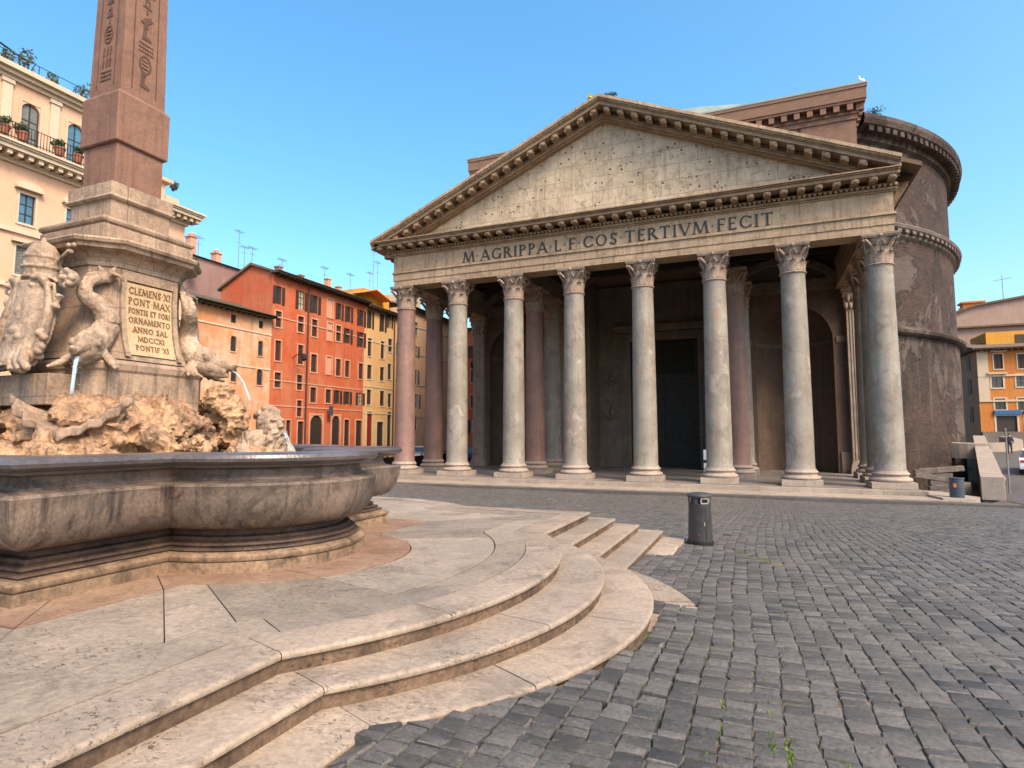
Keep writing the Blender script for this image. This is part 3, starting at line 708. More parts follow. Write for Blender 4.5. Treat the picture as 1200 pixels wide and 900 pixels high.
def text_mesh(txt, height, f, depth, gap=.10):
    """f(u, v, w): along the line, up, outward"""
    mb = MB(); x = 0; cnt = [0]
    def slab(poly):
        cnt[0] += 1; e = depth + .0007 * (cnt[0] % 5)
        mb.prism(poly, lambda a, b: f(a * height, b * height, -.004), lambda a, b: f(a * height, b * height, e))
    for ch in txt:
        w, st, ser = GL[ch]; i = 0
        while i < len(st):
            s_ = st[i]
            if s_ == 'a':
                cx_, cy_, rx, ry, a0, a1 = st[i + 1:i + 7]; i += 7; n = max(6, int(abs(a1 - a0) / 18)); pts = []
                for k in range(n + 1):
                    t = R(a0 + (a1 - a0) * k / n); wd = TN + (TH - TN) * abs(math.cos(t))
                    pts.append(((x + cx_ + rx * math.cos(t), cy_ + ry * math.sin(t)), (x + cx_ + (rx - wd) * math.cos(t), cy_ + (ry - wd) * math.sin(t))))
                for k in range(n): slab([pts[k][0], pts[k + 1][0], pts[k + 1][1], pts[k][1]])
                continue
            i += 1
            if s_ == 'd': slab([(x + .08, .5), (x + .15, .42), (x + .22, .5), (x + .15, .58)]); continue
            x0, y0, x1, y1, wd = s_; d = math.hypot(x1 - x0, y1 - y0)
            if abs(y1 - y0) > .6:       # upright or slanted: square-cut at the line
                h = wd / 2 * d / abs(y1 - y0)
                slab([(x + x0 - h, y0), (x + x0 + h, y0), (x + x1 + h, y1), (x + x1 - h, y1)])
            else:
                nx_, ny_ = -(y1 - y0) / d * wd / 2, (x1 - x0) / d * wd / 2
                slab([(x + x0 - nx_, y0 - ny_), (x + x1 - nx_, y1 - ny_), (x + x1 + nx_, y1 + ny_), (x + x0 + nx_, y0 + ny_)])
        for se in ser:
            if len(se) == 3: slab([(x + se[0] - .035, se[1] - .09), (x + se[0] + .035, se[1] - .09), (x + se[0] + .035, se[1] + .09), (x + se[0] - .035, se[1] + .09)])
            else:
                yy = se[1] + (.022 if se[1] < .5 else -.022)
                slab([(x + se[0] - .13, yy - .022), (x + se[0] + .13, yy - .022), (x + se[0] + .13, yy + .022), (x + se[0] - .13, yy + .022)])
        x += w + gap
    return mb, (x - gap) * height
lines = ['CLEMENS.XI', 'PONT.MAX', 'FONTIS ET FORI', 'ORNAMENTO', 'ANNO SAL', 'MDCCXI', 'PONTIF XI']
hts = [.082, .085, .066, .07, .068, .066, .066]
zt = 4.675
for ltxt, hh in zip(lines, hts):
    zt -= hh
    _, wd = text_mesh(ltxt, hh, lambda a, b, c_: (0, a, b), .004)
    sc = min(1.0, .55 / wd); y0 = PY - wd * sc / 2 + .0
    xq = 0
    for word in ltxt.replace('.', ' .').split(' '):
        mb, w2 = text_mesh(word, hh, lambda a, b, c_: (die_x(zt + b) + .027 + c_, y0 + (a + xq) * sc, zt + b), .004)
        mb.build('inscription_word', M['inscr'], panel); xq += w2 + (.36 + .2) * hh * (.25 if '.' in ltxt else 1)
    zt -= .046

# dolphins, coat of arms, rockwork, mask groups
def bez(P, n=18):
    P = [np.array(p, float) for p in P]; out = []
    for i in range(len(P) - 1):
        p0 = P[max(i - 1, 0)]; p1 = P[i]; p2 = P[i + 1]; p3 = P[min(i + 2, len(P) - 1)]
        for t in np.linspace(0, 1, n, endpoint=False):
            out.append(.5 * ((2 * p1) + (-p0 + p2) * t + (2 * p0 - 5 * p1 + 4 * p2 - p3) * t * t + (-p0 + 3 * p1 - 3 * p2 + p3) * t ** 3))
    out.append(P[-1]); return out
def dolphin(cx, cy, az, label):
    """head down, tail curling up the pedestal corner; az = heading of the snout"""
    c_, s_ = math.cos(az), math.sin(az)
    def L(f, r, z): return (cx + f * c_ - r * s_, cy + f * s_ + r * c_, z)
    mb = MB()
    spine = bez([L(.66, .0, 3.70), L(.50, 0, 3.76), L(.30, .0, 3.84), L(.14, .04, 4.0), L(.09, .10, 4.17), L(.12, .03, 4.35), L(.19, -.11, 4.48), L(.13, -.10, 4.64), L(.04, .05, 4.72)], 8)
    n = len(spine); rad = np.interp(np.linspace(0, 1, n), [0, .1, .22, .35, .5, .65, .8, .93, 1], [.05, .085, .15, .155, .13, .105, .08, .058, .05])
    mb.tube(spine, list(rad), 14)
    mb.ball(L(.34, 0, 3.88), (.19, .16, .155), rot=(0, .35, az))
    # upper beak, lower jaw, forehead, eyes, brows
    mb.tube([L(.42, 0, 3.86), L(.60, 0, 3.80), L(.74, 0, 3.76), L(.80, 0, 3.80)], [.10, .07, .045, .02], 10)
    mb.tube([L(.40, 0, 3.74), L(.56, 0, 3.67), L(.68, 0, 3.66)], [.085, .055, .025], 10)
    mb.ball(L(.36, 0, 3.98), (.12, .11, .07), rot=(0, .4, az))
    for k in (-1, 1):
        mb.ball(L(.44, k * .115, 3.885), .042); mb.ball(L(.42, k * .125, 3.925), (.06, .03, .022), rot=(0, .3, az))
        # cheek fins
        for q in range(4):
            mb.tube([L(.26, k * .13, 3.80), L(.22 + .05 * q, k * (.20 + .02 * q), 3.72 - .02 * q), L(.20 + .10 * q, k * (.27 + .015 * q), 3.64 - .01 * q)], [.05, .04, .018], 8)
        # tail flukes
        mb.tube([L(.02, .04, 4.70), L(.06, .04 + k * .09, 4.77), L(.10, .04 + k * .17, 4.74), L(.10, .04 + k * .21, 4.66)], [.05, .055, .04, .012], 8, flat=[1, .6, .5, .5])
        mb.tube([L(.02, .04, 4.70), L(.02, .04 + k * .05, 4.80), L(.03, .04 + k * .09, 4.87)], [.045, .04, .015], 8)
    # back fin ridge
    for i in range(6, n - 8, 3): mb.ball(spine[i] + np.array([c_ * .6 * rad[i], s_ * .6 * rad[i], rad[i] * .65]), (.035, .035, .05))
    return sculpt(mb, 'dolphin', M['carving'], ftn, .010, ((.12, .010), (.06, .007, 'MUSGRAVE')), 1, label)
d1 = dolphin(PX + .50, PY - .50, R(-50), 'carved dolphin on the pedestal corner, seen head on with spouting mouth')
d2 = dolphin(PX + .50, PY + .52, R(24), 'carved dolphin seen in profile, spouting towards the mask')
d3 = dolphin(PX - .50, PY + .52, R(140), None); d4 = dolphin(PX - .50, PY - .50, R(215), None)

def arms():
    mb = MB(); y = PY - .84
    def L(x, d, z): return (PX + .04 + x, y - d, z)
    # dished shield, wide at the shoulders and narrowing to the foot, its edge rolled outward
    zt_, zb_ = 4.60, 3.62
    def half(t): return .20 + .19 * math.sin(PI * (.12 + .80 * t)) ** .8          # t: 0 foot, 1 head
    n, m = 16, 13; V = []
    for j in range(n + 1):
        t = j / n; w = half(t)
        for i in range(m):
            a = -1 + 2 * i / (m - 1)
            V.append(L(w * a, .16 + .10 * (1 - a * a) - .10 * abs(a) ** 6 + .16 * (1 - t) ** 2, zb_ + (zt_ - zb_) * t))
    V2 = [(p[0], p[1] + .30, p[2]) for p in V]; N = len(V)
    F = [(j * m + i, j * m + i + 1, (j + 1) * m + i + 1, (j + 1) * m + i) for j in range(n) for i in range(m - 1)]
    F += [tuple(N + q for q in f[::-1]) for f in F]
    loop = list(range(m)) + [j * m + m - 1 for j in range(1, n + 1)] + [n * m + i for i in range(m - 2, -1, -1)] + [j * m for j in range(n - 1, 0, -1)]
    F += [(loop[(k + 1) % len(loop)], loop[k], N + loop[k], N + loop[(k + 1) % len(loop)]) for k in range(len(loop))]
    mb.add(V, F)
    for k in (-1, 1):
        mb.tube([L(k * half(t), .16 + .16 * (1 - t) ** 2, zb_ + (zt_ - zb_) * t) for t in np.linspace(0, .96, 12)], [.03 + .022 * math.sin(PI * t) for t in np.linspace(0, 1, 12)], 8)
        # rolled scrolls at head and foot
        mb.tube([L(k * .30, .14, 4.52), L(k * .24, .20, 4.64), L(k * .14, .22, 4.63), L(k * .12, .22, 4.55), L(k * .17, .22, 4.53)], [.045, .05, .045, .04, .03], 8)
        mb.tube([L(k * .20, .32, 3.66), L(k * .30, .38, 3.58), L(k * .40, .40, 3.56), L(k * .46, .36, 3.62)], [.045, .055, .045, .02], 8)
        mb.tube([L(k * .36, .16, 4.25), L(k * .45, .14, 4.30), L(k * .47, .12, 4.40), L(k * .41, .12, 4.43)], [.04, .05, .045, .03], 8)
        # rosette boss and a fruit cluster below it
        mb.ball(L(k * .50, .04, 4.62), (.10, .08, .10))
        for q in range(8): a = q * PI / 4; mb.ball(L(k * .50 + .085 * math.cos(a), .09, 4.62 + .085 * math.sin(a)), .04, 8, 6)
        mb.ball(L(k * .50, .14, 4.62), .035, 8, 6)
        for q in range(6): mb.ball(L(k * (.40 + .05 * math.sin(q * 2.3)), .24 + .03 * math.cos(q * 1.7), 3.98 - .05 * q), .045, 8, 6)
        # key shafts crossed behind the tiara, with trefoil bows
        mb.tube([L(-k * .22, .02, 4.62), L(k * .36, .0, 4.98)], .022, 8)
        for q in range(3): mb.ball(L(k * .40 + .05 * math.cos(q * 2.1 + .5), .0, 5.01 + .05 * math.sin(q * 2.1 + .5)), .032, 8, 6)
        # drapery folds flaring to the plinth
        for q in range(3): mb.tube([L(k * (.12 + .06 * q), .30, 3.80), L(k * (.20 + .10 * q), .40, 3.66), L(k * (.26 + .15 * q), .44, 3.56)], [.05, .055, .03], 8)
    # cherub leaning at the left: torso, thigh, arm and head
    mb.tube([L(-.50, .05, 4.30), L(-.56, .08, 4.10), L(-.54, .14, 3.92)], [.09, .13, .12], 10)
    mb.tube([L(-.54, .14, 3.92), L(-.66, .22, 3.84), L(-.72, .22, 3.66)], [.10, .085, .055], 10); mb.ball(L(-.52, .06, 4.42), .085)
    mb.tube([L(-.48, .08, 4.28), L(-.40, .2, 4.16), L(-.36, .24, 4.06)], [.055, .045, .035], 8)
    # tiara: a tall domed cap with three thin crowns, cross-knob and lappets
    mb.lathe([(.0, 4.62), (.15, 4.63), (.175, 4.68), (.185, 4.78), (.18, 4.88), (.155, 4.98), (.11, 5.06), (.05, 5.10), (0, 5.11)], 20, L(0, .06, 0))
    for zz, rr in ((4.66, .175), (4.78, .187), (4.90, .178)):
        mb.tube([L(rr * math.cos(a), .06 + rr * math.sin(a), zz) for a in np.linspace(0, 2 * PI, 25)], .016, 6, cap=False)
        for q in range(8): a = q * PI / 4; mb.ball(L(rr * math.cos(a), .06 + rr * math.sin(a), zz + .03), .017, 6, 5)
    mb.ball(L(0, .06, 5.13), .03)
    for k in (-1, 1): mb.tube([L(k * .12, .10, 4.64), L(k * .2, .18, 4.66), L(k * .2, .2, 4.52)], [.045, .04, .02], 8)
    # charges on the shield: mound of three hills under a star
    mb.ball(L(.0, .28, 4.02), (.12, .06, .07)); mb.ball(L(-.09, .28, 3.95), (.09, .06, .06)); mb.ball(L(.09, .28, 3.95), (.09, .06, .06)); mb.ball(L(0, .26, 4.25), (.06, .04, .06))
    sculpt(mb, 'coat_of_arms', M['carving'], ftn, .011, ((.12, .010),), 1, 'carved papal shield with scrolled edges under a domed tiara')
    MB().box(PX - .80, PX + .56, PY - 1.06, PY - .70, 3.20, 3.545).build('shield_plinth', M['pedestal'], ftn, bevel=.01)
arms()

def rockwork():
    mb = MB(); r = random.Random(5)
    for i in range(250):                # ragged boulders heaped against the block, spilling to the basin edge
        a = r.uniform(0, 2 * PI); k = r.random() ** .8
        rr = .72 + 1.0 * k
        sqf = 1 / max(abs(math.cos(a)), abs(math.sin(a))) ** .55
        x, y = PX + rr * sqf * math.cos(a), PY + rr * sqf * math.sin(a)
        h = 3.33 - .75 * k + r.uniform(-.08, .10)
        z = 2.5 + (h - 2.5) * r.uniform(.3, 1.0)
        s = r.uniform(.07, .20)
        E3 = Euler((r.uniform(-.8, .8), r.uniform(-.8, .8), a + r.uniform(-.8, .8))).to_matrix(); c3 = (x, y, z - s * .5)
        if i % 3: mb.obox(c3, E3.col[0] * s * r.uniform(.6, 1.5), E3.col[1] * s * r.uniform(.5, 1.2), E3.col[2] * s * r.uniform(.3, .8))
        else: mb.ball(c3, (s * r.uniform(.8, 1.6), s * r.uniform(.6, 1.3), s * r.uniform(.45, 1.0)), 9, 6, (r.uniform(-.7, .7), r.uniform(-.7, .7), a + r.uniform(-.6, .6)))
    for i in range(46):                 # draped slabs
        a = r.uniform(0, 2 * PI); sqf = 1 / max(abs(math.cos(a)), abs(math.sin(a))) ** .6
        x, y = PX + .95 * sqf * math.cos(a), PY + .95 * sqf * math.sin(a)
        mb.obox((x, y, r.uniform(2.8, 3.15)), Vector((-math.sin(a), math.cos(a), r.uniform(-.3, .3))) * r.uniform(.15, .34), Vector((math.cos(a), math.sin(a), -.9)).normalized() * r.uniform(.15, .34), Vector((math.cos(a), math.sin(a), 1.0)).normalized() * .05)
    mb.lathe([(1.15, 2.4), (1.25, 2.62), (1.05, 2.9), (.8, 3.1), (.3, 3.1)], 16, (PX, PY, 0))
    sculpt(mb, 'rockwork', M['rockwork'], ftn, .02, ((.38, .14), (.20, .09, 'MUSGRAVE'), (.07, .045), (.035, .02)), 0)
rockwork()

def mask_group(cx, cy, az, label=None):
    c_, s_ = math.cos(az), math.sin(az)
    def L(f, r_, z): return (cx + f * c_ - r_ * s_, cy + f * s_ + r_ * c_, z)
    mb = MB(); r = random.Random(int(az * 100))
    zc = 3.02; s = 1.15
    mb.ball(L(-.03, 0, zc), (.165 * s, .14 * s, .185 * s), rot=(0, 0, az))                       # skull
    mb.ball(L(.07, 0, zc - .06), (.10 * s, .105 * s, .14 * s), rot=(0, 0, az))                   # face
    mb.tube([L(.13, 0, zc + .06), L(.20, 0, zc - .02), L(.215, 0, zc - .055)], [.034, .044, .05], 8)  # nose
    for k in (-1, 1):
        mb.ball(L(.145, k * .055, zc + .055), (.036, .06, .026), rot=(0, 0, az))                  # brow
        mb.ball(L(.135, k * .055, zc + .018), .021, 8, 6)                                         # eye
        mb.ball(L(.12, k * .085, zc - .05), (.045, .04, .04))                                     # cheek
        mb.ball(L(-.02, k * .165, zc - .01), (.03, .02, .05))                                     # ear
        mb.tube([L(.19, k * .02, zc - .095), L(.17, k * .10, zc - .12), L(.12, k * .16, zc - .19)], [.03, .035, .02], 8)   # moustache
    mb.ball(L(.165, 0, zc - .135), (.035, .05, .018))                                             # lower lip
    for i in range(60):                                                                           # hair curls
        t = r.uniform(0, 2 * PI); p = r.uniform(.1, 1.5)
        f, q, zz = -.06 + .19 * math.sin(p) * math.cos(t), .18 * math.sin(p) * math.sin(t), .22 * math.cos(p)
        if f > .02 and zz < .15: continue
        mb.ball(L(f, q, zc + zz), r.uniform(.03, .05), 7, 5)
    for i in range(34):                                                                           # beard locks
        q = r.uniform(-.16, .16); zz = r.uniform(-.36, -.15)
        mb.tube([L(.09 + r.uniform(0, .06), q * .7, zc + zz + .08), L(.13 + r.uniform(0, .05), q, zc + zz), L(.10, q * 1.3, zc + zz - .07)], [.03, .035, .012], 6)
    # shoulders folding back like fins, and the shell below
    for k in (-1, 1):
        mb.tube([L(-.05, k * .10, zc - .15), L(-.12, k * .24, zc - .20), L(-.10, k * .34, zc - .36), L(.05, k * .36, zc - .52)], [.10, .13, .12, .08], 10)
        mb.tube([L(-.2, k * .2, zc - .1), L(-.35, k * .22, zc - .3), L(-.3, k * .3, zc - .5)], [.08, .13, .1], 10)
        for q in range(4): mb.tube([L(.05, k * .05 * q, zc - .36), L(.25, k * .07 * q, zc - .43), L(.38, k * .09 * q, zc - .50)], [.06, .05, .02], 8)
    mb.ball(L(-.08, 0, zc - .30), (.22, .26, .2)); mb.ball(L(.02, 0, zc - .46), (.34, .40, .10), rot=(0, 0, az))
    return sculpt(mb, 'mask', M['carving'], ftn, .010, ((.09, .010),), 0, label)
MXY = (2.92, -32.40)
mask_group(*MXY, R(-8), 'bearded stone mask with curling hair under the falling water')
mask_group(PX - 1.3, PY + 1.3, R(135)); mask_group(PX - 1.3, PY - 1.25, R(225))
def shell(cx, cy, z, az, s):
    mb = MB(); c_, s_ = math.cos(az), math.sin(az); V = []; n, m = 12, 17
    for sh_k in (0, 1):
        for j in range(n + 1):
            t = j / n
            for i in range(m):
                a = (i / (m - 1) - .5) * 2.3; rr = s * (t * (1 + .05 * math.cos(i * PI))) ; f = rr * math.cos(a); r_ = rr * math.sin(a) * 1.25
                h = .42 * s * t ** 2.2 * (.5 + abs(a) * .5) - .13 * sh_k * s
                V.append((cx + f * c_ - r_ * s_, cy + f * s_ + r_ * c_, z - .8 * f + h * 1.5))
    N = (n + 1) * m
    F = [(j * m + i, j * m + i + 1, (j + 1) * m + i + 1, (j + 1) * m + i) for j in range(n) for i in range(m - 1)]
    F += [tuple(N + q for q in f[::-1]) for f in F] + [(n * m + i, n * m + i + 1, N + n * m + i + 1, N + n * m + i) for i in range(m - 1)]
    F += [(j * m, (j + 1) * m, N + (j + 1) * m, N + j * m) for j in range(n)] + [(j * m + m - 1, (j + 1) * m + m - 1, N + (j + 1) * m + m - 1, N + j * m + m - 1) for j in range(n)]
    mb.add(V, F); return sculpt(mb, 'stone_shell', M['pedestal'], ftn, .014, ((.12, .02),), 1, 'dark scalloped stone shell catching water among the rocks')
shell(PX + .62, PY - .74, 3.16, R(-52), .50)
# figures crouching in the rocks between dolphin and mask
cb = MB(); rr_ = random.Random(3)
for i in range(26):
    t = i / 25
    cb.ball((2.35 + .25 * t + rr_.uniform(-.1, .1), -32.75 + .2 * t + rr_.uniform(-.12, .12), 3.45 - .75 * t + rr_.uniform(-.05, .05)), (rr_.uniform(.08, .16), rr_.uniform(.08, .16), rr_.uniform(.08, .15)), 9, 6)
sculpt(cb, 'grotesque_carving', M['rockwork'], ftn, .014, ((.25, .10), (.12, .07, 'MUSGRAVE'), (.05, .025)), 0)
def jet(p, d, v, t1, name='water_jet', r0=.011):
    rj = random.Random(int(v * 1000)); mb = MB()
    for k in range(4):
        oy = [rj.uniform(-r0, r0) for _ in range(3)]; vk = v * rj.uniform(.9, 1.08); pts = []
        for t in np.linspace(0, t1, 12): pts.append((p[0] + d[0] * vk * t + oy[0], p[1] + d[1] * vk * t + oy[1], p[2] + .12 * t - 4.9 * t * t + oy[2] * .5))
        mb.tube(pts, [r0 * (.55 + .25 * rj.random()) * (1 - .45 * q) for q in np.linspace(0, 1, 12)], 7)
    o = mb.build(name, M['jet'], ftn, smooth=True)
    mb = MB()
    for k in range(60):
        t = t1 * rj.uniform(.35, 1.12); s_ = .012 + .05 * (t / t1) ** 2
        mb.ball((p[0] + d[0] * v * t + rj.gauss(0, s_), p[1] + d[1] * v * t + rj.gauss(0, s_), p[2] + .12 * t - 4.9 * min(t, t1) ** 2 + rj.gauss(0, s_ * .8)), rj.uniform(.002, .0055), 6, 4)
    mb.build('spray', M['jet'], o, smooth=True)['kind'] = 'stuff'
az = R(24); jet((PX + .50 + .70 * math.cos(az), PY + .52 + .70 * math.sin(az), 3.72), (math.cos(az), math.sin(az)), .95, .30)
az = R(-50); jet((PX + .50 + .66 * math.cos(az), PY - .50 + .66 * math.sin(az), 3.70), (math.cos(az), math.sin(az)), .35, .30, r0=.02)
jet((MXY[0] + .24, MXY[1] - .02, 2.90), (math.cos(R(5)), math.sin(R(5))), .5, .25, r0=.011)

# ---------------------------------------------------------------- obelisk
ob = thing('obelisk', (PX, PY, 5.2), 'red granite obelisk carved with hieroglyphs, rising from the fountain pedestal', 'obelisk')
ob['label'] = 'red granite obelisk carved with hieroglyphs rising above the fountain'
st = MB(); st.sweep(sq(.58), [(-.3, 5.19), (.02, 5.19), (.02, 5.37), (.0, 5.38), (.03, 5.40), (.04, 5.43), (.03, 5.46), (-.01, 5.48), (-.17, 5.50), (-.19, 5.52), (-.19, 5.75), (-.19, 5.76), (-.16, 5.775), (-.14, 5.80), (-.145, 5.82), (-.165, 5.83), (-.165, 5.985), (-.2, 6.0), (-.4, 6.0)])
st.build('stepped_base', M['pedestal'], ob, bevel=.005)
b1 = MB().sweep(sq(.312), [(-.3, 5.99), (0, 5.99), (0, 6.56), (-.3, 6.56)]); b1.build('lower_block', M['granite'], ob, bevel=.008)
b2 = MB().sweep(sq(.353), [(-.3, 6.55), (-.012, 6.55), (0, 6.57), (0, 7.19), (-.03, 7.24), (-.3, 7.24)]); b2.build('collar_block', M['granite'], ob, bevel=.012)
SA, SB, SZ0, SZ1 = .305, .232, 7.2, 12.6
sh = MB(); sh.sweep(sq(1.0), [(SA - 1, SZ0), (SB - 1, SZ1), (-.999, SZ1 + .45)]); sh.build('shaft', M['granite'], ob, bevel=.008)
def glyphs(face, name='hieroglyphs'):
    mb = MB(); r = random.Random(face + 20); z = 7.42
    panel_ = MB()
    def pt(a, zz, w):
        h = SA + (SB - SA) * (zz - SZ0) / (SZ1 - SZ0) + w
        return [(PX + h, PY + a, zz), (PX + a, PY - h, zz), (PX - h, PY - a, zz), (PX - a, PY + h, zz)][face]
    k = [0]
    def sl(poly):
        k[0] += 1; e = .006 + .0006 * (k[0] % 6)
        mb.prism(poly, lambda a, b: pt(a, b, -.004), lambda a, b: pt(a, b, e))
    for s in (-1, 1): sl([(s * .165 - .006, 7.34), (s * .165 + .006, 7.34), (s * .15 + .006, 12.4), (s * .15 - .006, 12.4)])
    while z < 12.2:
        t = r.randrange(7); hgt = r.uniform(.10, .15)
        if t == 0:                      # standing bird
            sl([(-.09, z + .03), (-.01, z + .015), (.07, z + .10), (.05, z + hgt), (.0, z + hgt - .02), (-.03, z + .11)]); sl([(.0, z), (.012, z), (.012, z + .06), (.0, z + .06)]); sl([(.05, z + hgt - .03), (.1, z + hgt - .04), (.05, z + hgt - .01)])
        elif t == 1:                    # water ripple lines
            for q in range(3):
                for i in range(6): x = -.10 + i * .034; sl([(x, z + q * .055), (x + .017, z + q * .055 + .02), (x + .034, z + q * .055), (x + .034, z + q * .055 + .014), (x + .017, z + q * .055 + .034), (x, z + q * .055 + .014)])
        elif t == 2:                    # disc and bar
            n = 14; ro, ri = .055, .033
            for i in range(n):
                a, b = 2 * PI * i / n, 2 * PI * (i + 1) / n; c0 = z + .07
                sl([(ro * math.cos(a), c0 + ro * math.sin(a)), (ro * math.cos(b), c0 + ro * math.sin(b)), (ri * math.cos(b), c0 + ri * math.sin(b)), (ri * math.cos(a), c0 + ri * math.sin(a))])
            sl([(-.1, z + .15), (.1, z + .15), (.1, z + .17), (-.1, z + .17)])
        elif t == 3:                    # reed leaves
            for q in (-.07, 0, .06): sl([(q - .012, z), (q + .012, z), (q + .028, z + hgt * .7), (q + .004, z + hgt), (q - .014, z + hgt * .6)])
        elif t == 4:                    # ankh-like loop
            sl([(-.012, z), (.012, z), (.012, z + .1), (-.012, z + .1)]); sl([(-.06, z + .09), (.06, z + .09), (.06, z + .112), (-.06, z + .112)])
            for i in range(10):
                a, b = 2 * PI * i / 10, 2 * PI * (i + 1) / 10; c0 = z + .16
                sl([(.04 * math.cos(a), c0 + .055 * math.sin(a)), (.04 * math.cos(b), c0 + .055 * math.sin(b)), (.02 * math.cos(b), c0 + .032 * math.sin(b)), (.02 * math.cos(a), c0 + .032 * math.sin(a))])
        elif t == 5:                    # seated figure
            sl([(-.06, z), (.07, z), (.07, z + .03), (.0, z + .06), (.0, z + .15), (-.04, z + .16), (-.05, z + .05)]); sl([(-.045, z + .16), (.01, z + .16), (.015, z + .21), (-.04, z + .215)])
        else:                           # cartouche oval with bars
            hgt = .26; n = 18
            for i in range(n):
                a, b = 2 * PI * i / n, 2 * PI * (i + 1) / n; c0 = z + .13
                sl([(.085 * math.cos(a), c0 + .125 * math.sin(a)), (.085 * math.cos(b), c0 + .125 * math.sin(b)), (.066 * math.cos(b), c0 + .104 * math.sin(b)), (.066 * math.cos(a), c0 + .104 * math.sin(a))])
            for q in range(3): sl([(-.045, z + .07 + q * .05), (.045, z + .07 + q * .05), (.045, z + .085 + q * .05), (-.045, z + .085 + q * .05)])
        z += (hgt if t not in (1, 2, 4, 5) else max(hgt, .17)) + .022
    mb.build(name, M['granite_dark'], ob)
for fc in range(4): glyphs(fc)

# ---------------------------------------------------------------- the temple
tmp = thing('temple', (0, 0, 0), 'domed ancient temple with a columned porch under a broad pediment', 'temple')
COLX = [-15.675, -11.225, -6.775, -2.325, 2.325, 6.775, 11.225, 15.675]
def leaf(mb, az, r0, z0, h, w, curl, n=7, m=5):
    V = []
    c_, s_ = math.cos(az), math.sin(az)
    for j in range(n + 1):
        t = j / n
        if t < .72: rr, zz = r0 + .02 + .10 * t * t, z0 + h * t
        else:
            q = (t - .72) / .28 * 2.2; rr = r0 + .02 + .10 * .52 + curl * (1 - math.cos(q)) * .75; zz = z0 + h * .72 + curl * math.sin(q) * 1.35
        wd = w * (math.sin(PI * min(1, .22 + .62 * t)) ** .7) * (1 + .16 * (1 if j % 2 else -1))
        for i in range(m):
            a = (i / (m - 1) - .5) * 2
            f = rr - .05 * a * a + (.025 if i == m // 2 else 0); g = wd * a * .5
            V.append((f * c_ - g * s_, f * s_ + g * c_, zz))
    mb.add(V, [(j * m + i, j * m + i + 1, (j + 1) * m + i + 1, (j + 1) * m + i) for j in range(n) for i in range(m - 1)])
def capital_mesh():
    mb = MB(); z0 = 12.50; H = 1.65
    mb.lathe([(.60, z0 - .10), (.74, z0 - .09), (.76, z0 - .05), (.74, z0 - .01), (.66, z0), (.64, z0 + .4), (.66, z0 + .9), (.74, z0 + 1.2), (.86, z0 + 1.40), (.60, z0 + 1.42)], 32)
    for k in range(8): leaf(mb, k * PI / 4, .66, z0 + .02, .62, .50, .14)
    for k in range(8): leaf(mb, (k + .5) * PI / 4, .66, z0 + .05, 1.08, .50, .15)
    for k in range(4):                  # corner volutes and the pairs of inner helices
        az = PI / 4 + k * PI / 2
        for sgn in (-1, 1):
            pts = []
            for t in np.linspace(0, 1, 8): a = az + sgn * (.36 - .30 * t); r = .70 + .42 * t ** 1.4; pts.append((r * math.cos(a), r * math.sin(a), z0 + .72 + .60 * t))
            mb.tube(pts, list(np.linspace(.05, .075, 8)), 6)
        for t in np.linspace(0, 2 * PI * 1.2, 10)[:-1]:
            rr = .12 * (1 - t / 9.5); p = 1.10 + rr * math.cos(t); mb.ball((p * math.cos(az), p * math.sin(az), z0 + 1.26 + rr * math.sin(t)), (.055, .055, .045), 7, 5)
        a2 = k * PI / 2
        for sgn in (-1, 1):
            pts = [(r * math.cos(a2 + sgn * q), r * math.sin(a2 + sgn * q), z0 + zz) for r, q, zz in ((.68, .34, .75), (.76, .26, 1.0), (.83, .16, 1.18), (.84, .08, 1.22), (.82, .10, 1.14))]
            mb.tube(pts, [.05, .05, .055, .05, .03], 6)
        mb.ball((.90 * math.cos(a2), .90 * math.sin(a2), z0 + 1.50), (.10, .10, .11), 8, 6)
    ab = []                             # hollow-sided abacus
    for k in range(4):
        az = PI / 4 + k * PI / 2
        for t in np.linspace(-1, 1, 9):
            a = az + t * PI / 4 * .96; r = .90 + .42 * abs(1 - abs(t)) ** 2.2 if abs(t) < .98 else .90
            ab.append((r * math.cos(a), r * math.sin(a)))
    mb.prism(ab, lambda x, y: (x * .94, y * .94, z0 + 1.42), lambda x, y: (x * 1.0, y * 1.0, z0 + 1.52))
    mb.prism(ab, lambda x, y: (x * 1.0, y * 1.0, z0 + 1.523), lambda x, y: (x * 1.02, y * 1.02, z0 + 1.648))
    return mb
def base_mesh():
    mb = MB(); mb.box(-1.06, 1.06, -1.06, 1.06, 0, .34)
    pr_ = [(1.04, .342)]
    for t in np.linspace(-PI / 2, PI / 2, 7): pr_.append((.95 + .10 * math.cos(t), .45 + .105 * math.sin(t)))
    pr_ += [(.92, .575), (.86, .60), (.85, .66), (.88, .69)]
    for t in np.linspace(-PI / 2, PI / 2, 7): pr_.append((.85 + .075 * math.cos(t), .77 + .075 * math.sin(t)))
    pr_ += [(.84, .86), (.84, .90), (.80, .93), (.76, .95)]
    mb.lathe(pr_, 40); return mb
def shaft_mesh():
    return MB().lathe([(.80, .93), (.795, .98), (.765, 1.05)] + [(.765 - .095 * t ** 1.6, 1.05 + 11.25 * t) for t in np.linspace(.05, 1, 12)] + [(.69, 12.38), (.70, 12.42)], 40)
def column(mat, first=None):
    if first is None:
        sh = shaft_mesh().build('column', mat, None, smooth=50)
        b = base_mesh().build('base', M['base'], sh, smooth=40, bevel=0); c = capital_mesh().build('capital', M['capital'], sh, smooth=45)
    return sh
protos = {k: column(M[k]) for k in ('grey_col', 'pink_col')}
used = set()
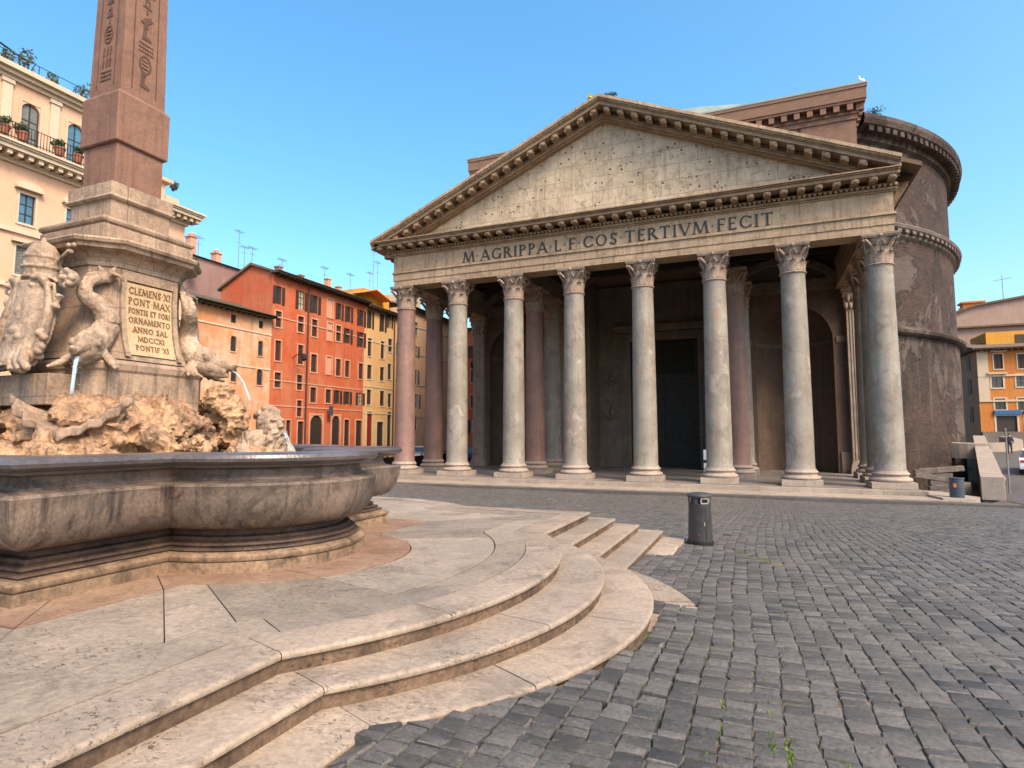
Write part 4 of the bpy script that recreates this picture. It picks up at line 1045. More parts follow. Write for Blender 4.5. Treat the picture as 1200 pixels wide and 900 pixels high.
def put_column(x, y, key, rz):
    p = protos[key]
    if key in used: o = copy_tree(p)
    else: o = p; used.add(key)
    o.location = (x, y, 0); o.rotation_euler = (0, 0, rz)
    o.parent = tmp; o.matrix_parent_inverse = Matrix.Identity(4)
    return o
PINK = {(0, 0), (0, 1), (0, 2), (2, 1), (5, 1)}
for i, x in enumerate(COLX):
    for r_ in range(3):
        if r_ and i not in (0, 2, 5, 7): continue
        xo = {(5, 1): .95, (5, 2): 1.2, (7, 1): .3, (7, 2): .5}.get((i, r_), 0)
        put_column(x + xo, 4.3 * r_, 'pink_col' if (i, r_) in PINK else 'grey_col', PI / 2 * ((i + r_) % 4))

# entablature: architrave in two fasciae, frieze, cornice with modillions
EX = 16.45
def ubox(mb, yf, xo, z0, z1, yb=13.0, t=1.5):
    """a U of beams: front at y = -yf, sides at x = +-xo"""
    mb.box(-xo, xo, -yf, t * .5, z0, z1)
    for s in (-1, 1): mb.box(min(s * xo, s * (xo - t)), max(s * xo, s * (xo - t)), t * .5 + .004, yb, z0, z1)
en = MB(); ubox(en, .70, EX - .06, 14.15, 14.60); ubox(en, .75, EX, 14.602, 15.14)
ubox(en, .84, EX + .09, 15.142, 15.22); ubox(en, .79, EX + .04, 15.222, 15.30)
architrave = en.build('architrave', M['entab'], tmp, bevel=.015)
fr = MB(); ubox(fr, .72, EX - .03, 15.302, 16.46); frieze = fr.build('frieze', M['entab'], tmp)
TXT = 'M.AGRIPPA.L.F.COS.TERTIVM.FECIT'
sc_ = 20.75 / text_mesh(TXT, .77, lambda a, b, c_: (a, b, c_), .03, gap=.13)[1]; xq = 0
for ch in TXT:                          # bronze letters, each pinned to the frieze
    mb, _ = text_mesh(ch, .77, lambda a, b, c_: (-10.47 + (a + xq) * sc_, -.722 - c_, 15.40 + b), .035)
    mb.build('letter', M['letters'], tmp); xq += (GL[ch][0] + .13) * .77
# horizontal front cornice; the right corner is broken away, the left one whole
XL, XR = -17.75, 16.62
cn = MB()
cn.box(XL + 1.2, XR - .02, -.80, .4, 16.462, 16.56); cn.box(XL + 1.1, XR - .02, -.90, .4, 16.562, 16.70)
x = XL + 1.0
while x < XR - .15:
    cn.box(x, min(x + .17, XR), -1.04, -.8, 16.702, 16.83); x += .27
cn.box(XL + .95, XR - .02, -.98, .4, 16.832, 16.90)
k = 0; x = XL + .35
while x < XR - .3:
    cn.box(x, x + .40, -1.58, -.9, 16.902, 17.14); cn.ball((x + .2, -1.56, 17.03), (.2, .09, .12), 8, 6)
    x += .905
cn.box(XL + .15, XR, -1.66, .4, 17.142, 17.34); cn.box(XL + .06, XR, -1.76, .4, 17.342, 17.42); cn.box(XL, XR, -1.86, .4, 17.422, 17.50)
cn.build('front_cornice', M['cornice'], tmp, bevel=.012)
cl_ = MB(); cl_.box(XL, -16.4, -1.0, 13, 16.9, 17.49); cl_.box(-17.2, -16.45, -.8, 13, 16.5, 16.9)
y = -.3
while y < 12.6: cl_.box(-17.6, -17.0, y, y + .4, 16.62, 16.898); y += .905
cl_.build('side_cornice', M['cornice'], tmp)
sc2 = MB(); sc2.prism([(16.40, 15.30), (16.52, 15.30), (16.60, 15.9), (16.85, 16.4), (17.05, 16.55), (17.1, 16.8), (17.35, 17.05), (17.42, 17.3), (16.40, 17.3)], lambda a, b: (a, .25, b), lambda a, b: (a, 13, b))
sc2.build('side_cornice', M['rockwork'], tmp)
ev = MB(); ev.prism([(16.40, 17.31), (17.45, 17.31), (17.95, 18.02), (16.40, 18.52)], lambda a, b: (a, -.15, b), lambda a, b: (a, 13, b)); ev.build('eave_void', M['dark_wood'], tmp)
# tympanum
ty = MB(); ty.prism([(-16.9, 17.5), (16.9, 17.5), (0, 24.85)], lambda a, b: (a, -.30, b), lambda a, b: (a, .5, b)); ty.build('tympanum', M['tympanum'], tmp)
# raking cornices
APX, APZ = 0.0, 25.30
def raking(s):
    xe = 17.85 if s < 0 else 16.70; sl_ = 7.72 / 17.85
    mb = MB()
    def bar(y0, y1, h0, h1, cutin=0.0, x1=xe, x0=0):
        P = [(x0, h0), (x0, h1), (x1 - cutin, h1), (x1 - cutin, h0)]
        f = lambda y: (lambda a, b: (s * a, y, APZ - a * sl_ + b))
        mb.prism(P, f(y0), f(y1))
    bar(-1.92, .5, -.20, 0); bar(-1.84, .5, -.30, -.202); bar(-1.74, .5, -.36, -.302)
    mb.build('raking_sima', M['entab'], tmp); mb = MB()
    bar(-1.66, .5, -.60, -.362); bar(-.98, .5, -.98, -.932, 1.0); bar(-.88, -.2, -1.14, -.982, 1.6); bar(-.70, -.2, -1.24, -1.142, 1.9)
    a = .25
    while a < xe - 1.5:
        P = [(a, -.93), (a, -.602), (a + .40, -.602), (a + .40, -.93)]
        mb.prism(P, lambda p, q: (s * p, -1.56, APZ - p * sl_ + q), lambda p, q: (s * p, -.6, APZ - p * sl_ + q))
        mb.ball((s * (a + .2), -1.54, APZ - (a + .2) * sl_ - .78), (.2, .09, .14), 8, 6)
        a += .905
    bar(-.75, .5, -.93, -.602, .8)
    return mb.build('raking_cornice', M['cornice'], tmp)
raking(-1); raking(1)
# porch roof
for s in (-1, 1):
    mb = MB(); sl_ = 7.72 / 17.85
    mb.prism([(0, -.02), (0, -.26), (17.7, -.26), (17.7, -.02)], lambda a, b: (s * a, -1.5 if s < 0 else -1.4, APZ + .05 - a * sl_ + b), lambda a, b: (s * a, 13.4, APZ + .05 - a * sl_ + b))
    mb.build('porch_roof', M['tile'], tmp)
# porch ceiling frame and inner beams
for x in (-6.775, 6.775): MB().box(x - .7, x + .7, .80, 13, 14.15, 15.6).build('inner_beam', M['porch_marble'], tmp)
tb = MB()
for y in (2.2, 6.4, 10.6):
    tb.box(-15.2, 15.2, y - .25, y + .25, 16.5, 17.0)
    for s in (-1, 1): tb.prism([(0, 0), (0, -.5), (14, -.5), (14, 0)], lambda a, b: (s * a, y - .22, 23.9 - a * .45 + b), lambda a, b: (s * a, y + .22, 23.9 - a * .45 + b))
tb.box(-15.9, 15.9, .6, 13, 17.02, 17.2)
tb.build('roof_truss', M['dark_wood'], tmp)
vt = MB()
for (xc, w) in ((0, 5.9), (-11.2, 3.6), (11.2, 3.6)):
    for (y0, y1) in ((12.3, 12.95),):
        n = 16; V = []
        for i in range(n + 1):
            t = PI * i / n; V += [(xc + w * math.cos(t), y0, 14.2 + w * .62 * math.sin(t)), (xc + (w + .5) * math.cos(t), y0, 14.2 + (w * .62 + .5) * math.sin(t)), (xc + (w + .5) * math.cos(t), y1, 14.2 + (w * .62 + .5) * math.sin(t)), (xc + w * math.cos(t), y1, 14.2 + w * .62 * math.sin(t))]
        vt.add(V, [(i * 4 + k, i * 4 + (k + 1) % 4, i * 4 + 4 + (k + 1) % 4, i * 4 + 4 + k) for i in range(n) for k in range(4)])
vt.build('ceiling_arch', M['porch_marble'], tmp)

# back wall of the porch with two apsed niches and the deep doorway
BY = 13.0
def arch_wall(mb, x0, x1, xa, xb, zs, ztop, y0, y1, z0=0):
    """wall x0..x1 with an arched opening xa..xb springing at zs"""
    mb.box(x0, xa, y0, y1, z0, ztop); mb.box(xb, x1, y0, y1, z0, ztop)
    c = (xa + xb) / 2; r = (xb - xa) / 2; n = 20
    P = [(c + r * math.cos(t), zs + r * math.sin(t)) for t in np.linspace(0, PI, n + 1)]
    for i in range(n):
        (a0, b0), (a1, b1) = P[i], P[i + 1]
        mb.prism([(a0, b0), (a0, ztop), (a1, ztop), (a1, b1)], lambda p, q: (p, y0, q), lambda p, q: (p, y1, q))
for s in (-1, 1):
    bw = MB(); xa, xb = sorted((s * 9.0, s * 14.6)); x0, x1 = sorted((s * 5.2, 16.6 if s > 0 else -16.15))
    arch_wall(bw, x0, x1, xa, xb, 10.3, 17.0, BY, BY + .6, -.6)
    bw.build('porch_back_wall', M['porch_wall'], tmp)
for s in (-1, 1):
    mb = MB(); c = (s * 11.8, BY + .55, 0); r = 2.85
    mb.lathe([(r, -.6), (r, 10.3)], 24, c, 0, PI, False)
    mb.lathe([(r * math.cos(t), 10.3 + r * math.sin(t)) for t in np.linspace(0, PI / 2, 9)], 24, c, 0, PI, False)
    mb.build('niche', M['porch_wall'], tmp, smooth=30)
    m2 = MB(); m2.lathe([(2.84, 10.2), (2.76, 10.2), (2.76, 10.5), (2.84, 10.5)], 24, c, 0, PI, False); m2.build('niche_moulding', M['porch_marble'], tmp)
for s in (-1, 1):                       # marble string courses on the back wall
    def course(x0, x1, d, z0, z1):
        a, b = sorted((s * x0, s * x1)); MB().box(a, b, BY - d, BY - .003, z0, z1).build('string_course', M['porch_marble'], tmp, bevel=.02)
    course(5.2, 16.1, .12, 14.2, 14.9); course(5.2, 16.1, .25, 14.902, 15.15)
    for xa, xb in ((5.3, 8.8), (14.8, 16.1)): course(xa, xb, .10, 10.0, 10.5); course(xa, xb, .14, -.4, 1.6)
def pilaster(x, y, w, dx, mat, d=.5):
    mb = MB(); mb.box(x - w / 2, x + w / 2, y - d, y, .95, 12.5)
    nf = 5
    for q in range(nf + 1):
        xx = x - w / 2 + .06 + (w - .12) * q / nf; mb.box(xx - .05, xx + .05, y - d - .05, y - d - .002, 1.1, 12.3)
    mb.box(x - w / 2 - .15, x + w / 2 + .15, y - d - .18, y, 0, .45); mb.box(x - w / 2 - .1, x + w / 2 + .1, y - d - .12, y, .452, .7); mb.box(x - w / 2 - .04, x + w / 2 + .04, y - d - .06, y, .702, .948)
    o = mb.build('pilaster', mat, tmp, bevel=.012)
    c = MB()
    for q in range(3): c.box(x - w / 2 - .05 - .08 * q, x + w / 2 + .05 + .08 * q, y - d - .06 - .08 * q, y, 12.502 + .42 * q, 12.502 + .42 * q + .41)
    for q in range(4):
        for rr in range(2):
            c.ball((x - w / 2 + w * (q + .5 * rr) / 3.5, y - d - .12 - .08 * rr, 12.75 + .55 * rr), (.16, .12, .3), 8, 6)
    c.box(x - w / 2 - .3, x + w / 2 + .3, y - d - .32, y, 13.78, 14.148)
    c.build('pilaster_capital', M['capital'], o)
for x in (-15.55, -7.0, 7.6, 16.05): pilaster(x, BY - .002, 1.1, 0, M['anta'])
# side antae of the porch walls running back from the last columns
# vestibule and door
DY = 17.0
vb = MB(); vb.box(-5.2, -4.9, BY + .6, DY, -.4, 17.0); vb.box(5.35, 5.65, BY + .6, DY, -.4, 17.0)
vb.box(-4.9, -2.35, DY, DY + .5, -.4, 17); vb.box(5.0, 5.35, DY, DY + .5, -.4, 17.0); vb.box(-2.35, 5.0, DY, DY + .5, 12.3, 17.0); vb.build('vestibule_wall', M['porch_marble'], tmp)
df = MB()
for q, (o_, d_) in enumerate(((0, .12), (.28, .2), (.5, .28))):
    a = .75 - o_
    df.box(-1.85 - a, -1.85 - a + .26, DY - d_, DY - .002, -.4, 11.62 + a); df.box(4.25 + a - .26, 4.25 + a, DY - d_, DY - .002, -.4, 11.62 + a)
    df.box(-1.85 - a + .262, 4.25 + a - .262, DY - d_, DY - .002, 11.36 + a, 11.62 + a)
df.box(-3.1, 5.4, DY - .7, DY - .004, 12.42, 12.8); df.box(-3.3, 5.32, DY - .9, DY - .004, 12.802, 13.0)
df.build('door_frame', M['porch_marble'], tmp)
for s, (xa, xb) in ((0, (-1.55, 1.19)), (1, (1.21, 3.95))):
    dr = MB(); dr.box(xa, xb, DY + .05, DY + .2, -.4, 8.0)
    for z0, z1 in ((.3, 2.4), (2.8, 5.0), (5.4, 7.6)):
        dr.box(xa + .35, xb - .35, DY + .02, DY + .048, z0, z1); dr.box(xa + .5, xb - .5, DY - .005, DY + .018, z0 + .15, z1 - .15)
    d_o = dr.build('door', M['bronze'], tmp, bevel=.015)
    st_ = MB()
    for q in range(7):
        for (xx, zz) in ((xa + .17, .2 + q * 1.2), (xb - .17, .2 + q * 1.2)): st_.ball((xx, DY + .04, zz), .06, 8, 5)
    st_.build('stud', M['bronze'], d_o)
gr = MB(); gr.box(-1.55, 3.95, DY - .05, DY + .2, 8.002, 8.5)
for q in range(19): x = -1.4 + q * .295; gr.box(x - .05, x + .05, DY + .05, DY + .15, 8.502, 11.5)
gr.box(-1.55, 3.95, DY + .03, DY + .17, 9.9, 10.05); gr.build('door_grille', M['bronze'], tmp)
for s in (-1, 1):
    xx = -1.7 if s < 0 else 4.1; bp = MB(); bp.box(xx - .14, xx + .14, DY - .08, DY + .2, -.4, 11.4)
    bp.build('bronze_pilaster', M['bronze'], tmp)
MB().box(-2.3, 5.0, DY + .55, DY + .6, -.4, 12.3).build('doorway_dark', M['bronze'], tmp)
# relief panels beside the door
rl = MB()
for z0, z1 in ((.4, 3.0), (3.5, 6.2), (6.7, 9.4), (9.8, 12.0)):
    rl.box(-4.75, -2.75, DY - .06, DY - .002, z0, z0 + .2); rl.box(-4.75, -2.75, DY - .06, DY - .002, z1 - .2, z1)
    rl.box(-4.75, -4.6, DY - .06, DY - .002, z0 + .202, z1 - .202); rl.box(-2.9, -2.75, DY - .06, DY - .002, z0 + .202, z1 - .202)
for zc in (4.6, 7.8):                   # garland swags, urn-like objects
    pts = [(-4.4 + 1.4 * t, DY - .12, zc + .55 - .7 * math.sin(PI * t)) for t in np.linspace(0, 1, 11)]
    rl.tube(pts, [.06 + .08 * math.sin(PI * t) for t in np.linspace(0, 1, 11)], 8)
    rl.ball((-3.7, DY - .1, zc + .5), (.22, .12, .3)); rl.ball((-3.7, DY - .1, zc + .95), (.12, .1, .16))
    for s in (-1, 1): rl.tube([(-3.7 + s * .7, DY - .1, zc + .55), (-3.7 + s * .75, DY - .1, zc + .1), (-3.7 + s * .65, DY - .1, zc - .3)], [.05, .06, .02], 6)
rl.build('relief_panel', M['porch_marble'], tmp, bevel=.01)
# intermediate block behind the porch
ib = MB(); ib.box(-16.3, 17.0, BY + .62, 32, 17.2, 29.4)
ib.box(16.62, 17.0, BY + .02, 32, -2.2, 17.19); ib.box(-16.15, -15.8, BY + .62, 32, -2.2, 17.19)
ib.build('block_wall', M['brick_red'], tmp)
hb = MB()
for (x_, z_) in ((9.1, 27.2), (11.6, 26.2), (12.9, 27.7), (14.6, 26.0), (10.4, 25.6), (15.6, 24.6)): hb.box(x_ - .14, x_ + .14, BY + .606, BY + .63, z_ - .16, z_ + .16)
hb.build('putlog_holes', M['dark_wood'], tmp)
bc = MB()
for (o_, z0, z1) in ((.10, 27.9, 28.3), (.22, 28.302, 28.48), (.62, 29.0, 29.2), (.70, 29.202, 30.1), (.76, 30.102, 30.35)):
    bc.box(-16.3 - o_, 17 + o_, BY + .62 - o_, 32, z0, z1)
x = -16.9
while x < 17.2: bc.box(x, x + .42, BY + .05, BY + .6, 28.482, 28.998); x += .95
y = BY + .3
while y < 31: bc.box(17.0, 17.57, y, y + .42, 28.482, 28.998); y += .95
bc.build('block_cornice', M['brick_red'], tmp)
ft_ = MB()                              # the old second pediment, a shallow brick ridge on the block's face
MB().box(-17.1, 17.8, BY - .17, 32.2, 30.352, 30.5).build('block_roof', M['lead'], tmp)
# rotunda drum, its three cornices, stepped dome
RC, RR = (1.1, 42.0, 0), 28.25
MB().lathe([(RR, -2.2), (RR, 11.6), (RR - .1, 12.4), (RR - .1, 20.8), (RR - .25, 21.6), (RR - .25, 29.3)], 128, RC, R(-54), R(234), False).build('drum_wall', M['brick'], tmp, smooth=30)
def ringc(prof, name, mat, nmod=0, zm=(0, 0), rm=(0, 0)):
    mb = MB(); mb.lathe(prof, 160, RC, R(-54), R(234), False)
    for k in range(nmod):
        a = 2 * PI * k / nmod; w = .5
        if math.sin(a) < 0 and abs(math.cos(a)) < math.cos(R(54)): continue
        ca, sa = math.cos(a), math.sin(a); r = (rm[0] + rm[1]) / 2
        mb.obox((RC[0] + r * ca, RC[1] + r * sa, sum(zm) / 2), (ca * (rm[1] - rm[0]) / 2, sa * (rm[1] - rm[0]) / 2, 0), (-sa * w / 2, ca * w / 2, 0), (0, 0, (zm[1] - zm[0]) / 2))
    return mb.build(name, mat, tmp)
ringc([(RR, 11.5), (RR + .35, 11.6), (RR + .55, 11.75), (RR + .6, 12.0), (RR + .2, 12.25), (RR - .1, 12.45)], 'drum_cornice', M['brick'])
ringc([(RR - .1, 20.3), (RR + .15, 20.5), (RR + .2, 20.75), (RR + .6, 21.05), (RR + .68, 21.3), (RR + .62, 21.4), (RR - .25, 21.6)], 'drum_cornice', M['drum_trim'], 180, (20.7, 21.04), (RR + .05, RR + .52))
ringc([(RR - .25, 28.6), (RR + .1, 28.8), (RR + .15, 29.3), (RR + 1.0, 29.75), (RR + 1.15, 30.2), (RR + 1.1, 30.6), (RR - .8, 30.9), (RR - 4, 31.2)], 'drum_cornice', M['brick'], 200, (29.2, 29.72), (RR + .05, RR + .9))
dm = [(24.6, 30.9), (24.6, 33.5), (23.6, 33.6), (23.6, 34.2)]
dm += [(23 * math.sqrt(1 - t), 34.2 + 8.0 * t) for t in np.linspace(.02, .93, 14)]
MB().lathe(dm, 96, RC, cap=False).build('dome', M['lead'], tmp, smooth=20)
# rough opus patches on the drum's foot: small iron-barred slot and a downpipe
dp = MB(); a = R(-28)
px, py = RR * math.cos(a), 42 + RR * math.sin(a)
# porch platform: pavement, front step, kerb strip
def slabs(name, mat, x0, x1, y0, y1, z, nxs, nys, th, zslope=0, jit=.0015):
    mb = MB(); xs_ = np.linspace(x0, x1, nxs + 1); ys_ = np.linspace(y0, y1, nys + 1)
    for j in range(nys):
        off = (xs_[1] - xs_[0]) * .5 * (j % 2)
        for i in range(-1, nxs + 1):
            a, b = max(x0, x0 + i * (xs_[1] - xs_[0]) + off), min(x1, x0 + (i + 1) * (xs_[1] - xs_[0]) + off)
            if b - a < .05: continue
            dz = random.uniform(-jit, jit); mb.box(a + .005, b - .005, ys_[j] + .005, ys_[j + 1] - .005, z - th, z + dz)
    return mb.build(name, mat, tmp)
slabs('porch_paving', M['porch_floor'], -16.9, 16.9, -1.32, 17.2, -.012, 12, 9, .3)
slabs('porch_edge_step', M['strip'], -17.1, 17.0, -1.9, -1.325, -.02, 17, 1, .5)
slabs('kerb_strip', M['strip'], -17.6, 17.9, -4.0, -1.905, -.26, 13, 1, .4)
slabs('kerb_stone', M['plaza_dark'], -17.8, 20, -4.7, -4.005, -.30, 14, 1, .5)

# ---------------------------------------------------------------- houses round the square
def house(name, loc, label, group='houses round the square'): return thing(name, loc, label, 'house', group)
class Facade:
    """a wall standing along one axis: s runs along it, z is height, d points out"""
    def __init__(s, ax, val, sign): s.ax, s.val, s.sign = ax, val, sign
    def P(s, a, z, d=0): return (s.val + s.sign * d, a, z) if s.ax == 0 else (a, s.val + s.sign * d, z)
    def at(s, u, v): p = on(s.ax, u, v, s.val); return (p[1] if s.ax == 0 else p[0]), p[2]
    def box(s, mb, a0, a1, z0, z1, d0, d1):
        p, q = s.P(a0, z0, d0), s.P(a1, z1, d1); return mb.box(min(p[0], q[0]), max(p[0], q[0]), min(p[1], q[1]), max(p[1], q[1]), z0, z1)
    def wall(s, parent, mat, a0, a1, z0, z1, ops, depth=.22, name='wall'):
        A = sorted(set([a0, a1] + [x for o in ops for x in o[:2] if a0 < x < a1])); Z = sorted(set([z0, z1] + [x for o in ops for x in o[2:4] if z0 < x < z1]))
        mb = MB()
        for i in range(len(A) - 1):
            for j in range(len(Z) - 1):
                ca, cz = (A[i] + A[i + 1]) / 2, (Z[j] + Z[j + 1]) / 2
                if any(o[0] < ca < o[1] and o[2] < cz < o[3] for o in ops): continue
                mb.add([s.P(A[i], Z[j]), s.P(A[i + 1], Z[j]), s.P(A[i + 1], Z[j + 1]), s.P(A[i], Z[j + 1])], [(0, 1, 2, 3)])
        for (p, q, r, t) in ops:
            c = [(p, r), (q, r), (q, t), (p, t)]
            for k in range(4):
                a, b = c[k], c[(k + 1) % 4]; mb.add([s.P(*a), s.P(*b), s.P(b[0], b[1], -depth), s.P(a[0], a[1], -depth)], [(0, 1, 2, 3)])
        return mb.build(name, mat, parent)
def window(F, parent, op, kind, frame='trim', shut='shutter', glass='glass'):
    """kind: c closed shutters, o open shutters at the sides, g glass only, b blind, d door, D arched door, a arched glass"""
    a0, a1, z0, z1 = op; w = a1 - a0; h = z1 - z0; fw = min(.2, w * .16)
    mb = MB()
    if kind == 'o': glass = 'curtain' if random.random() < .5 else 'glass'
    m = {'c': shut, 'o': glass, 'g': glass, 'b': frame, 'd': 'doorwood', 'D': 'doorwood', 'a': glass, 'r': 'reddoor'}[kind]
    dep = -.05 if kind == 'b' else -.12
    F.box(mb, a0 - .004, a1 + .004, z0 - .004, z1 + .004, dep - .06, dep)
    if kind == 'c':
        c = (a0 + a1) / 2
        n = max(5, int(h / .16))
        for (p, q) in ((a0 + .05, c - .02), (c + .02, a1 - .05)):
            for i in range(n): F.box(mb, p + .05, q - .05, z0 + .06 + (h - .12) * i / n, z0 + .06 + (h - .12) * (i + .6) / n, dep, dep + .02)
            F.box(mb, p, p + .05, z0, z1, dep, dep + .04); F.box(mb, q - .05, q, z0, z1, dep, dep + .04)
    name = 'door' if kind in 'dDr' else 'window'
    wo_ = mb.build(name, M[m], parent)
    if kind in 'oga':
        f = MB(); c = (a0 + a1) / 2
        F.box(f, c - .03, c + .03, z0, z1, dep, dep + .03)
        for q in (.33, .66): F.box(f, a0, c - .032, z0 + h * q - .02, z0 + h * q + .02, dep, dep + .025); F.box(f, c + .032, a1, z0 + h * q - .02, z0 + h * q + .02, dep, dep + .025)
        for (p, q) in ((a0, a0 + .06), (a1 - .06, a1)): F.box(f, p, q, z0, z1, dep + .001, dep + .035)
        f.build('sash', M['doorwood'], wo_)
    if kind == 'o':
        sw = w * .46
        for (p, q) in ((a0 - sw - .03, a0 - .03), (a1 + .03, a1 + sw + .03)):
            s_ = MB(); F.box(s_, p, q, z0 + .02, z1 - .02, .03, .07); n = max(5, int(h / .16))
            for i in range(n): F.box(s_, p + .05, q - .05, z0 + .08 + (h - .16) * i / n, z0 + .08 + (h - .16) * (i + .6) / n, .07, .085)
            s_.build('shutter', M[shut], wo_)
    if kind in 'cgbdDar' and frame:
        f = MB(); 
        F.box(f, a0 - fw, a0, z0 - (fw if kind not in 'dDr' else 0), z1 + fw, -.01, .04); F.box(f, a1, a1 + fw, z0 - (fw if kind not in 'dDr' else 0), z1 + fw, -.01, .04)
        F.box(f, a0 + .002, a1 - .002, z1, z1 + fw, -.01, .038)
        if kind not in 'dDr': F.box(f, a0 + .002, a1 - .002, z0 - fw, z0, -.01, .06)
        f.build('window_frame', M[frame], wo_)
    if kind in 'Da':                    # arched head: a spandrel filling the corners
        c = (a0 + a1) / 2; r = w / 2; zs = z1 - r; n = 12; sp = MB()
        P = [(c + r * math.cos(t), zs + r * math.sin(t)) for t in np.linspace(0, PI, n + 1)]
        for i in range(n):
            (x0, y0), (x1, y1) = P[i], P[i + 1]
            sp.prism([(x0, y0), (x0, z1 + .003), (x1, z1 + .003), (x1, y1)], lambda p, q: F.P(p, q, -.115), lambda p, q: F.P(p, q, .006))
        sp.build('arch_head', M[frame], wo_)
    return wo_
def zoomwin(F, z, org, lst, wdef):
    out = []
    for it in lst:
        xc, y0, y1, kd = it[:4]; w = it[4] if len(it) > 4 else wdef
        u = org[0] + xc / z; a, zt_ = F.at(u, org[1] + y0 / z); a2, zb = F.at(u, org[1] + y1 / z)
        al, _ = F.at(org[0] + (xc - w / 2) / z, org[1] + y0 / z); ar, _ = F.at(org[0] + (xc + w / 2) / z, org[1] + y0 / z)
        out.append(((min(al, ar), max(al, ar), min(zt_, zb), max(zt_, zb)), kd))
    return out
def eaves(F, parent, a0, a1, z, mat='tile', d=.75, ends=.3, th=.16):
    mb = MB(); F.box(mb, a0 - ends, a1 + ends, z, z + th, -.2, d); F.box(mb, a0 - ends, a1 + ends, z + th + .002, z + th + .06, -.2, d + .12)
    n = int((a1 - a0) / .6)
    for i in range(n): F.box(mb, a0 + .6 * i + .2, a0 + .6 * i + .35, z - .12, z - .002, 0, d - .1)
    return mb.build('eaves', M[mat], parent)
def strings(F, parent, a0, a1, zs, mat, d=.07, h=.16):
    for z in zs:
        mb = MB(); F.box(mb, a0, a1, z, z + h, 0.004, d); mb.build('string_course', M[mat], parent)

WF = Facade(0, -33.0, 1)
ZOOM, ORG = 3.46, (220, 280)
# red house
rh = house('red_house', (-38, 11, .5), 'tall red-orange house with brown shutters and arched ground floor doors')
L_ = [(370, 192, 265, 'o', 24), (462, 212, 288, 'o', 24), (518, 230, 303, 'o', 22), (369, 293, 358, 'c', 24), (459, 315, 378, 'c', 24), (515, 327, 396, 'c', 22),
      (367, 412, 494, 'c', 24), (458, 430, 508, 'c', 22), (512, 468, 540, 'c', 24), (365, 542, 602, 'c', 26), (454, 552, 612, 'c', 22), (509, 602, 663, 'c', 24), (453, 655, 720, 'c', 20),
      (578, 245, 318, 'b', 22), (577, 340, 410, 'b', 22), (573, 478, 547, 'b', 22), (570, 610, 665, 'c', 22),
      (616, 262, 328, 'o', 16), (654, 274, 338, 'o', 16), (612, 352, 415, 'c', 20), (650, 364, 424, 'o', 18), (611, 487, 555, 'c', 20), (647, 494, 560, 'c', 18), (608, 614, 668, 'o', 17), (648, 619, 670, 'o', 17),
      (705, 289, 354, 'o', 18), (704, 379, 439, 'o', 18), (702, 505, 568, 'c', 18), (699, 624, 674, 'o', 18)]
W_ = zoomwin(WF, ZOOM, ORG, L_, 22)
def door_op(xc, ytop, w, kd, z0=.55):
    (o_, k), = zoomwin(WF, ZOOM, ORG, [(xc, ytop, ytop + 30, kd, w)], w); return ((o_[0], o_[1], z0, o_[3]), k)
W_ += [door_op(522, 715, 50, 'D'), door_op(601, 718, 32, 'D'), door_op(645, 733, 20, 'd'), door_op(694, 736, 24, 'd'), door_op(458, 740, 24, 'd'), door_op(408, 735, 18, 'd')]
RY0, RY1, RZ = 3.95, 18.2, 18.2
WF.wall(rh, M['red_p'], RY0, RY1, .3, RZ, [o for o, k in W_])
for o_, k in W_: window(WF, rh, o_, k, 'pinktrim')
eaves(WF, rh, RY0, RY1, RZ, 'mossy', .8)
strings(WF, rh, RY0, RY1, (14.05, 8.0, 5.6), 'pinktrim', .05, .12)
gb = MB(); zr = 19.45; xr = -35.75                       # gable end above the lower house
gb.add([(-33, RY0, .3), (-33, RY0, RZ), (xr, RY0, zr), (-39.7, RY0, 17.35), (-39.7, RY0, .3)], [(0, 1, 2, 3, 4)]); gb.build('gable_wall', M['red_p'], rh)
rf = MB(); rf.prism([(-32.6, RZ + .2), (xr, zr + .05), (-40.0, 17.3), (-40.0, 17.1), (xr, zr - .2), (-32.6, RZ + .02)], lambda a, b: (a, RY0 - .25, b), lambda a, b: (a, RY1, b)); roof_r = rf.build('roof', M['tile'], rh)
for (y, x, h) in ((7, -35.4, 1.5), (11, -36.2, 1.7), (14.2, -35.2, 2.0), (16.6, -35.6, 1.7)):
    c_ = MB(); h -= .55; c_.box(x - .3, x + .3, y - .25, y + .25, 18.6, zr + h - .6); c_.box(x - .36, x + .36, y - .32, y + .32, zr + h - .598, zr + h - .48); c_.build('chimney', M['purple_p'] if y < 12 else M['pinktrim'], roof_r)
dpz = MB(); ay, _ = WF.at(ORG[0] + 488 / ZOOM, 350); dpz.tube([(-32.88, ay, .4), (-32.88, ay, 17.9)], .09, 8); dpz.build('drainpipe', M['shutter'], rh)
ay, az_ = WF.at(383, 482)
sg = MB(); WF.box(sg, ay - .28, ay + .28, az_ - .45, az_ + .55, .5, .58); WF.box(sg, ay - .03, ay + .03, az_ - .0, az_ + .08, .0, .498)
sg = tag(sg.build('shop_sign', M['bluegrey'], None), 'small blue sign jutting out beside the arched red house door', 'sign')
ay, az_ = WF.at(343, 417)
wl = thing('wall_lamp', (-33, ay, az_), 'black iron bracket lantern on the red house front', 'street lamp')
MB().tube([(-33, ay, az_ - .2), (-32.4, ay, az_ + .1), (-31.6, ay, az_ + .12)], .05, 6).build('bracket', M['iron'], wl)
MB().lathe([(.04, .05), (.14, 0), (.22, -.05), (.26, -.5), (.16, -.62), (.05, -.7)], 8, (-31.6, ay, az_ + .1)).build('lantern', M['iron'], wl)

